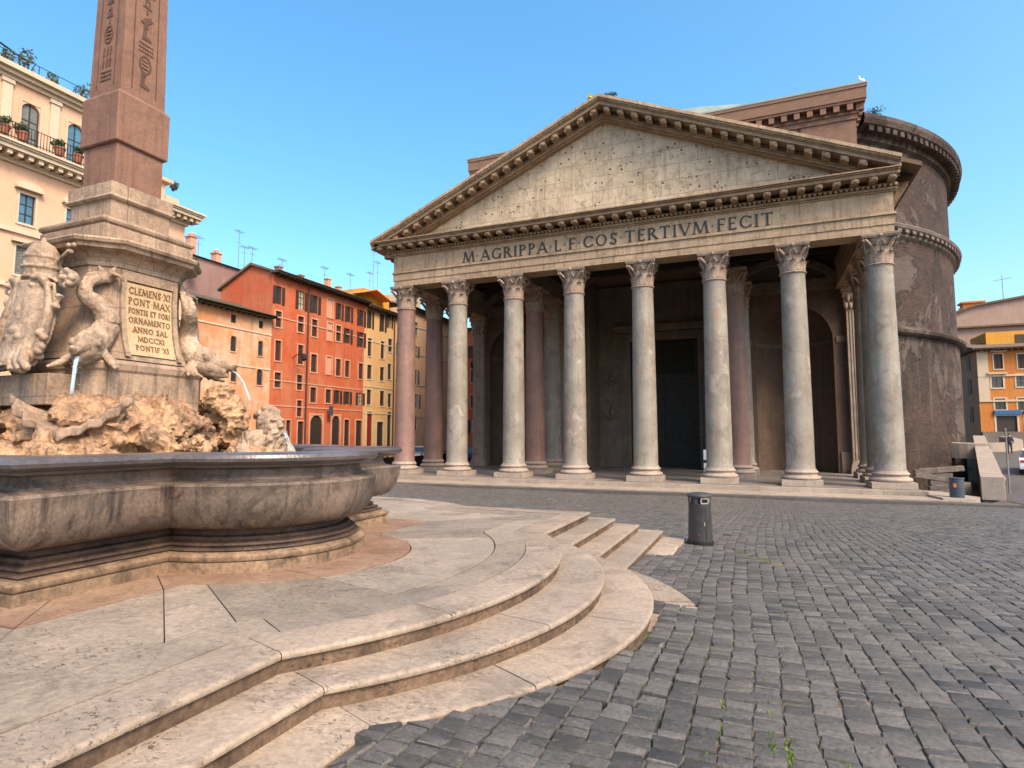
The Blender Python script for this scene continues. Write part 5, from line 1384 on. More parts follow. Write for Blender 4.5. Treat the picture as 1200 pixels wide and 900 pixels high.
# low ochre house in front of the red one
oh = house('ochre_house', (-38, 0, .5), 'low patchy ochre house with arched windows and a mossy roof')
OY0, OY1, OZ = -4.6, 3.93, 13.75
L_ = [(317, 208, 250, 'g', 26), (455, 240, 278, 'g', 22), (316, 316, 393, 'a', 30), (452, 341, 416, 'a', 26), (447, 484, 562, 'a', 30), (317, 470, 545, 'a', 30)]
W_ = zoomwin(WF, 4.283, (200, 320), L_, 24)
WF.wall(oh, M['ochre_p'], OY0, OY1, .3, OZ, [o for o, k in W_])
for o_, k in W_: window(WF, oh, o_, k, 'ochre_p' if k == 'a' else None)
MB().add([(-33, OY0, .3), (-33, OY0, OZ), (-42, OY0, OZ), (-42, OY0, .3)], [(0, 1, 2, 3)]).build('side_wall', M['ochre_p'], oh)
strings(WF, oh, OY0, OY1, (12.15, 8.9), 'trim', .06, .14)
eaves(WF, oh, OY0, OY1 - .35, OZ, 'mossy', .7)
MB().prism([(-32.3, OZ + .1), (-37.6, OZ + 1.9), (-42, OZ + .2), (-42, OZ), (-37.6, OZ + 1.6), (-32.3, OZ - .02)], lambda a, b: (a, OY0 - .3, b), lambda a, b: (a, OY1 - .02, b)).build('roof', M['mossy'], oh)

# yellow and peach houses beyond
yh = house('yellow_house', (-38, 21, .3), 'narrow yellow house next to the red house with a dark red arched door')
L_ = [(741, 291, 364, 'o', 14), (792, 306, 377, 'o', 14), (820, 305, 362, 'o', 12), (738, 403, 475, 'c', 16), (790, 415, 486, 'c', 15), (821, 405, 458, 'c', 16), (737, 511, 568, 'c', 19), (788, 520, 575, 'c', 17), (818, 506, 570, 'c', 14), (735, 611, 672, 'c', 18), (788, 616, 677, 'c', 18), (818, 627, 682, 'c', 14)]
W_ = zoomwin(WF, ZOOM, ORG, L_, 15)
W_ += [door_op(738, 700, 22, 'r'), door_op(780, 742, 26, 'd'), door_op(817, 702, 16, 'd')]
YY0, YY1, YZ = 18.22, 26.6, 17.9
WF.wall(yh, M['yellow_p'], YY0, YY1, .2, YZ, [o for o, k in W_])
for o_, k in W_: window(WF, yh, o_, k, 'trim')
eaves(WF, yh, YY0 + .32, YY1, YZ, 'tile', .7); strings(WF, yh, YY0, YY1, (13.9, 8.5, 5.4), 'trim', .05, .12)
MB().prism([(-32.4, YZ + .2), (-37, YZ + 1.6), (-42, YZ + .2), (-42, YZ), (-37, YZ + 1.4), (-32.4, YZ)], lambda a, b: (a, YY0 + .02, b), lambda a, b: (a, YY1, b)).build('roof', M['tile'], yh)
MB().box(-41, -35, YY0 + 2.5, YY1 - .6, YZ + 1.0, YZ + 3.0).build('attic', M['gold_p'], yh)
MB().tube([(-32.88, 24.2, .4), (-32.88, 24.2, 17.6)], .08, 8).build('drainpipe', M['shutter'], yh)
ph = house('peach_house', (-38, 32, .3), 'tall peach house with green shutters seen between the left columns')
L_ = [(925, 338, 390, 'c', 16), (922, 434, 480, 'o', 18), (921, 531, 587, 'o', 18), (927, 630, 688, 'o', 16), (921, 716, 778, 'g', 16), (862, 330, 386, 'c', 18), (862, 424, 474, 'o', 18), (862, 523, 580, 'o', 18), (862, 622, 682, 'o', 18), (985, 440, 492, 'c', 18), (985, 535, 590, 'c', 18), (985, 634, 692, 'c', 18)]
W_ = zoomwin(WF, ZOOM, ORG, L_, 16)
PZ = 19.6
WF.wall(ph, M['peach_p'], 26.62, 41.5, .2, PZ, [o for o, k in W_])
for o_, k in W_: window(WF, ph, o_, k, 'trim', 'shutter_grey')
MB().add([(-33, 26.62, 17), (-33, 26.62, PZ), (-42, 26.62, PZ), (-42, 26.62, 17)], [(0, 1, 2, 3)]).build('side_wall', M['peach_p'], ph)
eaves(WF, ph, 26.9, 41.5, PZ, 'tile', .6); strings(WF, ph, 26.62, 41.5, (17.3, 13.6, 9.5, 5.2), 'trim', .06, .14)
MB().prism([(-32.4, PZ + .2), (-37, PZ + 1.4), (-42, PZ + .2), (-42, PZ), (-37, PZ + 1.2), (-32.4, PZ)], lambda a, b: (a, 26.64, b), lambda a, b: (a, 41.5, b)).build('roof', M['tile'], ph)
pt = MB(); pt.box(-37, -33.6, 28, 31.5, PZ + .4, PZ + 2.2); pt.build('attic', M['trim'], ph)
# red-orange house far down the side street, seen through the porch
sh_ = house('orange_red_house', (-30, 40, .3), 'red-orange house closing the side street behind the left porch columns')
SF = Facade(1, 40.0, -1)
ops = [((-32.2 + 2.2 * i, -31.3 + 2.2 * i, z, z + 1.9), k) for i in range(2) for z, k in ((3.2, 'o'), (6.9, 'c'), (10.6, 'c'), (14.2, 'o'))]
SF.wall(sh_, M['red_p'], -32.9, -28.0, .2, 18.5, [o for o, k in ops])
for o_, k in ops: window(SF, sh_, o_, k, 'pinktrim')
eaves(SF, sh_, -32.6, -28.2, 18.5, 'tile', .6); MB().box(-32.9, -28.0, 40.3, 48, 18.3, 18.9).build('roof', M['tile'], sh_)

# mauve block with roof gardens behind
pp = house('mauve_house', (-48, 6, .5), 'dull mauve house with chimneys rising behind the ochre roof')
pm_ = MB(); pm_.box(-54, -44, 0.5, 11, .3, 21.3); pm_.box(-54, -44, 11.002, 18, .3, 20.2); pm_.build('wall', M['purple_p'], pp)
mb = MB(); mb.prism([(-43.7, 21.3), (-49, 22.6), (-54.3, 21.3)], lambda a, b: (a, .4, b), lambda a, b: (a, 11.1, b)); rr_ = mb.build('roof', M['tile'], pp)
for (x, y, z) in ((-45, 2.0, 23.2), (-45.5, 5.0, 23.6), (-46, 8.6, 22.9)):
    c_ = MB(); c_.box(x - .4, x + .4, y - .35, y + .35, 21.5, z); c_.box(x - .5, x + .5, y - .45, y + .45, z + .002, z + .15); c_.ball((x, y, z + .35), (.3, .3, .25), 8, 6); c_.build('chimney', M['pinktrim'], rr_)

def leaves(mb, c, r, n, s, rr):
    for _ in range(n):
        while True:
            p = np.array([rr.uniform(-1, 1) for _ in range(3)])
            if p @ p < 1: break
        p = np.array(c) + p * np.array(r)
        a = np.array([rr.gauss(0, 1) for _ in range(3)]); a /= np.linalg.norm(a); b = np.cross(a, [rr.gauss(0, 1) for _ in range(3)]); b /= np.linalg.norm(b) + 1e-9
        l = s * rr.uniform(.6, 1.5)
        mb.add([p - a * l, p + b * l * .4, p + a * l, p - b * l * .4], [(0, 1, 2, 3)])
def bush(name, c, r, n, s, mat, label, cat='plant', group=None, seed=1, pot=None, stems=True):
    rr = random.Random(seed); t = thing(name, (c[0], c[1], c[2] - r[2]), label, cat, group)
    mb = MB()
    for q in range(4):
        o_ = [rr.uniform(-.5, .5) * r[k] for k in range(3)]; leaves(mb, (c[0] + o_[0], c[1] + o_[1], c[2] + o_[2]), [x * .62 for x in r], n // 4, s, rr)
    mb.build('foliage', M[mat], t, fix=False)
    if stems:
        sm = MB()
        for q in range(5): sm.tube([(c[0], c[1], c[2] - r[2]), (c[0] + rr.uniform(-.5, .5) * r[0], c[1] + rr.uniform(-.5, .5) * r[1], c[2] + rr.uniform(-.3, .8) * r[2])], r[0] * .03, 5)
        sm.build('stem', M['shutter'], t, fix=False)
    if pot: MB().lathe([(pot * .7, -pot * 1.4), (pot, -.02), (pot * 1.1, -.02), (pot * 1.1, .06), (pot * .8, .06)], 14, (c[0], c[1], c[2] - r[2])).build('pot', M['terracotta'], t)
    return t
bush('roof_shrub', (-42.8, 3.2, 19.8), (.9, .9, .9), 260, .16, 'leaf', 'green shrub on the roof terrace behind the red gable', seed=3)
bush('roof_shrub', (-41.9, 1.2, 16.6), (.8, .9, 1.1), 260, .16, 'leaf', 'dark green shrub in the gap above the mossy ochre roof', seed=4)

# cream palazzo at the left
pz = house('cream_palazzo', (-31, -18, .8), 'peach and cream palazzo with balcony, tall arched windows and roof plants')
PF = Facade(0, -25.0, 1)
ZC = 17.25
cols_y = [-25.25 + 2.2 * i for i in range(6)]
ops = []
for y in cols_y:
    ops += [((y - .36, y + .36, 13.55, 15.05), 'g'), ((y - .36, y + .36, 10.9, 12.35), 'c'), ((y - .36, y + .36, 7.6, 9.4), 'g'), ((y - .5, y + .5, 1.2, 4.6), 'D')]
PF.wall(pz, M['cream_p'], -30, -11.9, .5, 16.4, [o for o, k in ops])
for o_, k in ops:
    w_ = window(PF, pz, o_, k, 'trim', 'shutter_grey', 'blue_glass')
    if o_[2] > 13:                      # curved hoods over the main floor windows
        yc = (o_[0] + o_[1]) / 2; hd = MB()
        PF.box(hd, yc - .62, yc + .62, o_[3] + .22, o_[3] + .34, .0, .26)
        n = 10; P = [(yc + .6 * math.cos(t), o_[3] + .342 + .30 * math.sin(t)) for t in np.linspace(0, PI, n + 1)]
        hd.prism(P, lambda a, b: PF.P(a, b, .003), lambda a, b: PF.P(a, b, .2)); hd.build('window_hood', M['trim'], w_)
    elif 10 < o_[2] < 13:
        yc = (o_[0] + o_[1]) / 2; hd = MB(); PF.box(hd, yc - .6, yc + .6, o_[3] + .16, o_[3] + .3, 0, .24); hd.build('window_hood', M['trim'], w_)
strings(PF, pz, -30, -11.9, (12.95, 10.2, 6.3), 'trim', .14, .22)
ec = MB()
for (z0, z1, d) in ((16.402, 16.55, .15), (16.552, 16.62, .22), (16.86, 17.05, .78), (17.052, 17.15, .86), (17.152, 17.26, .95)):
    PF.box(ec, -30, -11.9 + d * .85, z0, z1, -.3, d)
y = -30
while y < -11.5: PF.box(ec, y, y + .22, 16.622, 16.858, -.1, .66); y += .46
ec.build('cornice', M['trim'], pz)
# attic storey set back a little, with pilasters and arched windows
AF = Facade(0, -25.25, 1)
aops = [((y - .42, y + .42, 17.3, 19.95), 'a') for y in cols_y[:5]]
AF.wall(pz, M['cream_p'], -30, -16.2, 17.2, 20.9, [o for o, k in aops], name='attic_wall')
for i, (o_, k) in enumerate(aops): window(AF, pz, o_, 'a', 'cream_p', 'shutter_grey', 'blue_glass' if i == 3 else 'shutter_grey')
for y in cols_y[:5]:
    pl = MB(); AF.box(pl, y + .86, y + 1.3, 17.27, 20.5, .003, .1); AF.box(pl, y + .80, y + 1.36, 20.502, 20.7, .003, .16); pl.build('pilaster', M['trim'], pz)
uc = MB()
for (z0, z1, d) in ((20.75, 20.95, .15), (20.952, 21.15, .35), (21.152, 21.4, .55)): AF.box(uc, -30, -16.2 + d, z0, z1, -.4, d)
uc.build('cornice', M['trim'], pz)
bx = MB(); bx.box(-34, -25.3, -16.18, -13.2, 17.2, 18.85); bx.box(-34, -25.0, -16.17, -12.85, 18.852, 19.05); bx.box(-25.9, -25.3, -13.15, -12.2, 17.262, 18.1); bx.box(-34, -25.75, -30, -16.21, 17.1, 21.3)
bx.box(-34, -25.01, -12.1, -11.9, .5, 16.4); bx.build('terrace_wall', M['cream_p'], pz)
rp = MB()                               # balcony railing along the big cornice
y = -30
while y < -16.3: rp.tube([(-24.15, y, 17.26), (-24.15, y, 18.15)], .016, 5); y += .14
for z in (17.4, 18.15): rp.tube([(-24.15, -30, z), (-24.15, -16.3, z)], .022, 5)
rp.build('balcony_railing', M['iron'], pz)
pr_r = MB()
for (y0, y1) in ((-23.5, -16.4),):
    y = y0
    while y < y1: pr_r.tube([(-24.9, y, 21.4), (-24.9, y, 21.95)], .02, 5); y += .9
    pr_r.tube([(-24.9, y0, 21.95), (-24.9, y1, 21.95)], .02, 5)
pr_r.build('roof_railing', M['iron'], pz)
for i, (y, r_) in enumerate(((-22.35, .34), (-21.55, .36), (-19.85, .34), (-18.95, .36))):
    bush('balcony_plant', (-24.45, y, 17.26 + .55 + r_), (r_, r_, r_ * .85), 220, .085, 'leaf', ['leafy potted plant at the far left end of the palazzo balcony', 'potted bush beside the shuttered arched window on the balcony', 'potted bush between two pilasters on the palazzo balcony', 'potted bush by the bright blue arched balcony window'][i], 'potted plant', 'potted plants along the balcony', seed=30 + i, pot=.26)
for i, (u, v, r_) in enumerate(((12, 70, .5), (33, 74, .75), (62, 95, .4), (97, 106, .6), (204, 218, .4))):
    p = on(0, u, v, -25.8)
    bush('roof_plant', tuple(p), (r_, r_, r_), 150, .10, 'leaf_blue', ['dark sprawling roof plant at the palazzo roof corner', 'feathery grey-green shrub on the palazzo roof edge', 'low spiky plant along the palazzo roof edge', 'grey-green roof shrub half hidden by the obelisk', 'blue-green tuft on the lower terrace right of the obelisk'][i], 'plant', 'plants on the palazzo roof', seed=50 + i)
# parasol frame folded on the palazzo roof
p = on(0, 10, 60, -26.0)
pf = MB(); pf.tube([tuple(p + np.array([0, -1.2, .4])), tuple(p + np.array([0, .9, -.05]))], .05, 6); pf.tube([tuple(p + np.array([0, -.2, .2])), tuple(p + np.array([0, -.2, -1.0]))], .03, 6)
tag(pf.build('roof_pergola', M['iron'], None), 'thin dark pergola frame on the palazzo roof', 'pergola')

# right side of the temple: orange house and the taller grey ones behind it
rb = house('orange_corner_house', (40, 55, 2.6), 'bright orange house with shuttered windows and blue shop fascias right of the temple')
BF = Facade(1, 50.0, -1)
Z2, O2 = 3.333, (1110, 330)
L_ = [(197, 283, 341, 'c', 34), (290, 283, 339, 'c', 34), (194, 370, 414, 'g', 44), (288, 364, 410, 'g', 40), (206, 457, 500, 'g', 42), (292, 455, 503, 'g', 36)]
W_ = zoomwin(BF, Z2, O2, L_, 34)
W_ += [((o_[0] + 5.2 * k, o_[1] + 5.2 * k, o_[2], o_[3]), kd) for (o_, kd) in [W_[1], W_[3], W_[5]] for k in (1, 2)]
W_ += [((35.6, 37.6, 2.9, 5.2), 'd'), ((38.4, 40.2, 2.9, 5.2), 'd'), ((42.5, 44.5, 2.9, 5.2), 'd')]
BX0, BX1, BZ = 34.05, 52, 13.2
BF.wall(rb, M['orange_p'], BX0, BX1, 1.5, BZ, [o for o, k in W_])
for o_, k in W_: window(BF, rb, o_, k, 'trim', 'shutter')
strings(BF, rb, BX0, BX1, (9.95, 6.9), 'trim', .12, .22)
for i in (0, 2):
    o_ = W_[i][0]; hd = MB(); BF.box(hd, o_[0] - .4, o_[1] + .4, o_[3] + .25, o_[3] + .45, .003, .3); hd.build('window_hood', M['trim'], rb)
q_ = MB(); BF.box(q_, BX0 + .003, BX0 + 1.1, 7.12, BZ, .003, .08); q_.build('corner_quoin', M['trim'], rb)
eaves(BF, rb, BX0, BX1, BZ, 'tile', .9)
MB().add([(BX0, 50, 1.5), (BX0, 50, BZ), (BX0, 75, BZ), (BX0, 75, 1.5)], [(0, 1, 2, 3)]).build('side_wall', M['peach_p'], rb)
SFx = Facade(0, BX0, -1)
for (y, z) in ((53, 4.5), (57, 4.5), (53, 8), (57, 8), (61, 8), (53, 11), (57, 11), (61, 11)):
    sm = MB(); SFx.box(sm, y - .6, y + .6, z, z + 1.9, .003, .06); sm.build('window', M['shutter'], rb)
MB().prism([(49.2, BZ + .25), (56, BZ + 1.6), (62, BZ + .25), (62, BZ), (49.2, BZ)], lambda a, b: (BX0 - .5, a, b), lambda a, b: (BX1, a, b)).build('roof', M['tile'], rb)
at_ = MB(); at_.box(36.3, 52, 54, 60, BZ + .6, BZ + 2.75); a_o = at_.build('attic', M['gold_p'], rb)
aw = MB(); aw.box(39.3, 40.4, 53.93, 54.003, BZ + .9, BZ + 2.3); aw.build('attic_window', M['shutter'], a_o)
for i, (xa, xb) in enumerate(((35.4, 38.0), (38.3, 40.5), (42.3, 44.8))):
    aw = MB(); BF.box(aw, xa, xb, 5.35, 5.85, .003, .22)
    aw.build('shop_fascia', M['blue_awning'], rb)
gp = house('grey_pink_house', (36, 70, 3), 'tall grey-pink house behind the orange house, with a flat roof line')
g_ = MB(); g_.box(33.6, 60, 66, 72, 2, 18.4); g_.prism([(33.6, 2), (60, 2), (60, 25.5), (40.5, 22.6), (33.6, 20.2)], lambda a, b: (a, 72.003, b), lambda a, b: (a, 82, b)); g_.build('wall', M['greypink_p'], gp)
ge = MB(); ge.box(33.3, 60.2, 65.5, 72, 18.402, 18.65); ge.prism([(33.2, 20.05), (40.5, 22.6), (60, 25.5), (60, 25.75), (40.4, 22.9), (33.1, 20.3)], lambda a, b: (a, 71.6, b), lambda a, b: (a, 82.3, b)); ge.build('eaves', M['tile'], gp)
GF = Facade(1, 66, -1)
for (x, z) in ((37, 14.6), (41, 14.5), (45, 14.5)):
    sm = MB(); GF.box(sm, x - .6, x + .6, z, z + 1.8, .003, .05); sm.build('window', M['shutter_grey'], gp)
gh = house('gold_roof_house', (48, 95, 3), 'sunlit golden house top with chimneys behind the grey-pink house')
g_ = MB(); g_.box(43.5, 75, 90, 105, 2, 25.6); g_.box(48, 75, 92, 105, 25.602, 26.9); g_.build('wall', M['gold_p'], gh)
g2 = MB(); g2.box(44.2, 47.2, 91, 93, 25.602, 26.7); g2.box(43.9, 47.5, 90.7, 93.3, 26.702, 27.0); g2.build('chimney', M['orange_p'], gh)
ge = MB(); ge.box(43.2, 75.2, 89.5, 89.99, 25.3, 25.598); ge.build('eaves', M['tile'], gh)
nh = house('side_street_house', (33, 66, 2.5), 'narrow shadowed house front in the lane between temple and orange house')
n_ = MB(); n_.box(30.5, 33.6, 75.5, 80, 1.5, 17.5); n_.build('wall', M['purple_p'], nh)
sm = MB(); [sm.box(31.6, 32.6, 75.45, 75.497, z, z + 1.7) for z in (5, 9, 13)]; sm.build('window', M['shutter'], nh)

# awning and aerials on the roofs
aw = thing('roof_awning', (-35, 20.5, 19), 'orange canvas awning on the roof terrace above the yellow house', 'awning')
MB().prism([(18.9, 19.9), (21.3, 20.75), (24.5, 19.9), (24.5, 19.8), (21.3, 20.6), (18.9, 19.8)], lambda a, b: (-33.6, a, b), lambda a, b: (-36.5, a, b)).build('canvas', M['awning'], aw)
pl = MB()
for y in (19.1, 24.2):
    for x in (-33.7, -36.4): pl.tube([(x, y, 18.3), (x, y, 19.95)], .04, 6)
pl.build('pole', M['iron'], aw)
def aerial(u, vt, vb, x, label, n=5):
    p = on(0, u, vb, x); q = on(0, u, vt, x); H = q[2] - p[2]
    t = thing('roof_aerial', (p[0], p[1], p[2] - .6), label, 'antenna', 'television aerials on the roofs')
    MB().tube([(p[0], p[1], p[2] - .6), (p[0], p[1], p[2] + H)], .035, 5).build('mast', M['aerial'], t)
    cr = MB(); bm_z = p[2] + H * .93; cr.tube([(p[0], p[1] - .55, bm_z), (p[0], p[1] + .55, bm_z)], .02, 5)
    for i in range(n): yy = p[1] - .5 + i * 1.0 / (n - 1); cr.tube([(p[0] - .35, yy, bm_z), (p[0] + .35, yy, bm_z)], .013, 4); cr.tube([(p[0], yy, bm_z - .18), (p[0], yy, bm_z + .18)], .013, 4)
    cr.tube([(p[0], p[1] - .4, p[2] + H * .6), (p[0], p[1] + .4, p[2] + H * .6)], .018, 5); cr.build('crossbar', M['aerial'], t)
for a in ((279, 268, 308, -42, 'tall aerial mast leftmost of the pair above the mauve house'), (286, 288, 309, -42, 'short aerial right beside the tall mast on the mauve roof'), (295, 289, 311, -38, 'aerial on the ridge just right of the mauve roof'), (330, 303, 322, -36, 'low aerial above the red gable corner'), (380, 312, 336, -36, 'aerial with crossbars over the middle of the red roof'), (410, 320, 344, -36, 'aerial standing at the red roof chimney pots'), (437, 290, 342, -37, 'very tall aerial mast above the orange awning'), (442, 305, 342, -37, 'second tall aerial close beside the very tall mast'), (433, 318, 345, -37, 'lower aerial left of the orange awning top'), (232, 276, 300, -44, 'slim aerial at the left end of the mauve roof')): aerial(*a)
p = on(1, 1175, 338, 92); t = thing('roof_aerial', (p[0], p[1], 26.5), 'aerial on the golden house chimney at the right edge', 'antenna', 'television aerials on the roofs')
MB().tube([(p[0], p[1], 26.4), (p[0], p[1], 31.5)], .06, 5).build('mast', M['aerial'], t)
MB().tube([(p[0] - 1.4, p[1], 30.6), (p[0] + 1.4, p[1], 31.0)], .05, 5).build('crossbar', M['aerial'], t)

# ---------------------------------------------------------------- things on the square
def litter_bin():
    p = on(2, 821, 634, 1.06); x, y = p[0], p[1]; z = float(zg(x, y))
    t = thing('litter_bin', (x, y, z), 'grey metal litter bin with a domed lid standing alone on the cobbles', 'litter bin')
    MB().lathe([(.215, 0), (.225, .01), (.225, .055), (.205, .06)], 40, (x, y, z)).build('plinth', M['bin_dark'], t, smooth=40)
    MB().lathe([(.200, .055), (.205, .07), (.185, .66), (.187, .665), (.187, .685), (.18, .69)], 40, (x, y, z)).build('body', M['bin'], t, smooth=40)
    MB().lathe([(.15, .685), (.15, .80)], 32, (x, y, z), cap=False).build('opening_drum', M['bin_dark'], t, smooth=40)
    lid = MB().lathe([(.19, .795), (.205, .80), (.208, .825), (.19, .845), (.12, .872), (.0, .88)], 40, (x, y, z)).build('lid', M['bin'], t, smooth=40)
    az0 = math.atan2(CAM[1] - y, CAM[0] - x)
    for k, da in enumerate((1.35, 2.9, 4.4, 5.9)):
        a = az0 + da; mb = MB(); mb.lathe([(.186, .688), (.189, .69), (.189, .797), (.186, .798)], 6, (x, y, z), a - .22, a + .22); mb.build('post', M['bin'], t)
    # lit edge of the opening and the ashtray plate
    a = az0 + .45; fr_ = MB(); c = np.array([x + .185 * math.cos(a), y + .185 * math.sin(a), z + .742]); n_ = np.array([math.cos(a), math.sin(a), 0]); s_ = np.array([-math.sin(a), math.cos(a), 0])
    for (du, dv, hu, hv) in ((0, .04, .065, .008), (0, -.04, .065, .008), (.062, 0, .008, .032), (-.062, 0, .008, .032)): fr_.obox(c + s_ * du + np.array([0, 0, dv]), n_ * .006, s_ * hu, (0, 0, hv))
    fr_.build('ashtray_frame', M['steel'], t)
    a = az0 + .5; gp_ = MB(); gp_.lathe([(.2065, .075), (.2075, .08), (.1885, .645), (.187, .65)], 3, (x, y, z), a - .04, a + .04); gp_.build('door_gap', M['bin_dark'], t)
    a = az0 + .36; kb = MB(); kb.obox((x + .2 * math.cos(a), y + .2 * math.sin(a), z + .36), (.006 * math.cos(a), .006 * math.sin(a), 0), (-.007 * math.sin(a), .007 * math.cos(a), 0), (0, 0, .03)); kb.build('latch', M['steel'], t)
    a = az0 - .1; mb = MB(); mb.ball((x + .2 * math.cos(a), y + .2 * math.sin(a), z + .17), .011, 8, 6); mb.build('badge', M['lamp_red'], t)
    # thin slab beside its foot
    q = on(2, 800, 632, 1.06)
litter_bin()
def slab_at(pix, z, label):
    pts = [on(2, u, v, z) for u, v in pix]; mb = MB(); mb.prism([(p[0], p[1]) for p in pts], lambda a, b: (a, b, z - .12), lambda a, b: (a, b, z))
    tag(mb.build('travertine_slab', M['steps_edge'], None, bevel=.01), label, 'paving slab')
slab_at([(772, 637), (797, 638), (804, 630), (776, 629)], 1.075, 'small flush travertine slab between the last step and the litter bin')

def small_bin():
    x, y, z = 18.0, -2.7, -.30
    t = thing('drum_bin', (x, y, z), 'dark blue-grey cylindrical bin with an orange sticker at the temple corner', 'litter bin')
    MB().lathe([(.30, 0), (.31, .02), (.30, 1.0), (.33, 1.02), (.33, 1.08), (.28, 1.09), (.27, .9)], 28, (x, y, z)).build('body', M['bluegrey'], t, smooth=40)
    mb = MB(); a = math.atan2(CAM[1] - y, CAM[0] - x) - .25; mb.lathe([(.303, .62), (.308, .62), (.306, .82), (.301, .82)], 6, (x, y, z), a - .22, a + .22); mb.build('sticker', M['sticker'], t)
small_bin()
# travertine parapet along the sunken strip beside the drum
pw = thing('parapet_wall', (20.5, 0, -.5), 'white-topped parapet wall along the sunken strip beside the drum', 'wall')
d = np.array([math.sin(R(15)), math.cos(R(15))]); n_ = np.array([d[1], -d[0]])
p0 = on(2, 1150.5, 584, -.5)[:2]
wl_ = MB(); cp_ = MB()
L_n = 26
def wall_run(mb, o0, o1, zb, zt_, l0=0.0, l1=46.0):
    V = []
    for i in range(L_n + 1):
        l = l0 + (l1 - l0) * i / L_n; base = -.5 + np.clip((l - 4) / 40, 0, 1) * 2.2
        for (o_, z_) in ((o0, zb), (o0, zt_), (o1, zt_), (o1, zb)):
            q = p0 + d * l + n_ * o_; V.append((q[0], q[1], base + z_))
    mb.add(V, [(i * 4 + k, i * 4 + (k + 1) % 4, i * 4 + 4 + (k + 1) % 4, i * 4 + 4 + k) for i in range(L_n) for k in range(4)] + [(0, 1, 2, 3), (L_n * 4 + 3, L_n * 4 + 2, L_n * 4 + 1, L_n * 4)])
wall_run(wl_, .10, .95, -2.2, .98); wl_.build('wall_face', M['porch_marble'], pw)
wall_run(cp_, 0, 1.05, .985, 1.14, -.05, 46); cp_.build('coping', M['strip'], pw, bevel=.02)
e_ = MB(); q = p0 + d * (-.12); 
e_.obox((*(p0 + d * .0 + n_ * .5), .05), (*(n_ * .50), 0), (*(d * .10), 0), (0, 0, .62)); e_.build('end_block', M['strip'], pw, bevel=.02)
# a second low curved wall farther up the street
cw = thing('curved_kerb_wall', (28, 25, 1), 'low curved pale wall farther up the street on the right', 'wall')
mb = MB(); V = []; N_ = 22; 
c0 = np.array([27.5, 33.0])
for i in range(N_ + 1):
    t = R(150) - R(170) * i / N_; r_ = 4.2
    for (rr_, zz) in ((r_ - .3, -.6), (r_ - .3, .75), (r_ + .3, .75), (r_ + .3, -.6)): x_, y_ = c0[0] + rr_ * math.cos(t) * 1.0, c0[1] - rr_ * math.sin(t) * 1.4; V.append((x_, y_, float(zg(x_, y_)) + zz))
mb.add(V, [(i * 4 + k, i * 4 + (k + 1) % 4, i * 4 + 4 + (k + 1) % 4, i * 4 + 4 + k) for i in range(N_) for k in range(4)]); mb.build('wall_face', M['strip'], cw)
# broken beams and blocks lying in the sunken strip
for i, (x, y, z, rx, hx, hy, hz_, lb) in enumerate(((18.55, 3.2, .38, .12, 1.15, .2, .14, 'long pale stone beam lying across the sunken strip'), (18.3, 1.9, -.25, -.1, .42, .35, .3, 'squat broken block nearest the porch corner in the sunken strip'), (19.2, 5.6, .72, .1, 1.3, .22, .16, 'second long beam lying higher behind the first in the sunken strip'), (19.5, 2.2, -.1, .4, .3, .3, .34, 'upright stump of marble beside the parapet wall'), (17.75, 1.0, -.45, -.1, .55, .25, .2, 'low beam end beside the porch corner landing'))):
    mb = MB(); c_, s_ = math.cos(rx), math.sin(rx); ti = (-.16, .1, .12, .05, .2)[i]; mb.obox((x, y, z), (c_ * hx, s_ * hx, ti * hx), (-s_ * hy, c_ * hy, 0), (-ti * hz_, .02, hz_)); mb.obox((x - c_ * hx * .55, y - s_ * hx * .55 - .02, z - ti * hx * .55 + hz_ * .9), (c_ * hx * .3, s_ * hx * .3, ti * hx * .3), (-s_ * hy * .7, c_ * hy * .7, 0), (0, 0, hz_ * .45)); hl = (z - hz_ + 2.2) / 2; mb.obox((x + .1, y, z - hz_ - hl), (c_ * hx * .45, s_ * hx * .45, 0), (-s_ * hy * .9, c_ * hy * .9, 0), (0, 0, hl - .001))
    tag(mb.build('broken_beam', M['drum_trim'], None, bevel=.03), lb, 'stone fragment', 'broken stones in the sunken strip')
sr = MB(); sr.prism([(16.95, -1.9), (17.0, 1.2), (18.2, .6), (19.2, -1.7), (18.6, -3.2), (17.2, -3.6)], lambda a, b: (a, b, -.6), lambda a, b: (a, b, -.16 - .03 * (a - 17)))
sr.build('corner_landing', M['strip'], tmp)
# poles
for (u, vb, vt, r_, lean, lb) in ((1183, 573, 503, .045, 0, 'upright grey steel post by the parapet wall end'), (1172, 553, 505, .035, -.9, 'thin grey post leaning beside the parapet wall')):
    p = on(2, u, vb, -.2); q = on(1, u, vt, p[1]); mb = MB(); mb.tube([(p[0], p[1], -.6), (p[0] + lean, p[1], q[2])], r_, 8); mb.ball((p[0] + lean, p[1], q[2]), r_ * 1.3, 8, 6)
    tag(mb.build('street_post', M['aerial'], None), lb, 'post', 'posts beside the parapet wall')

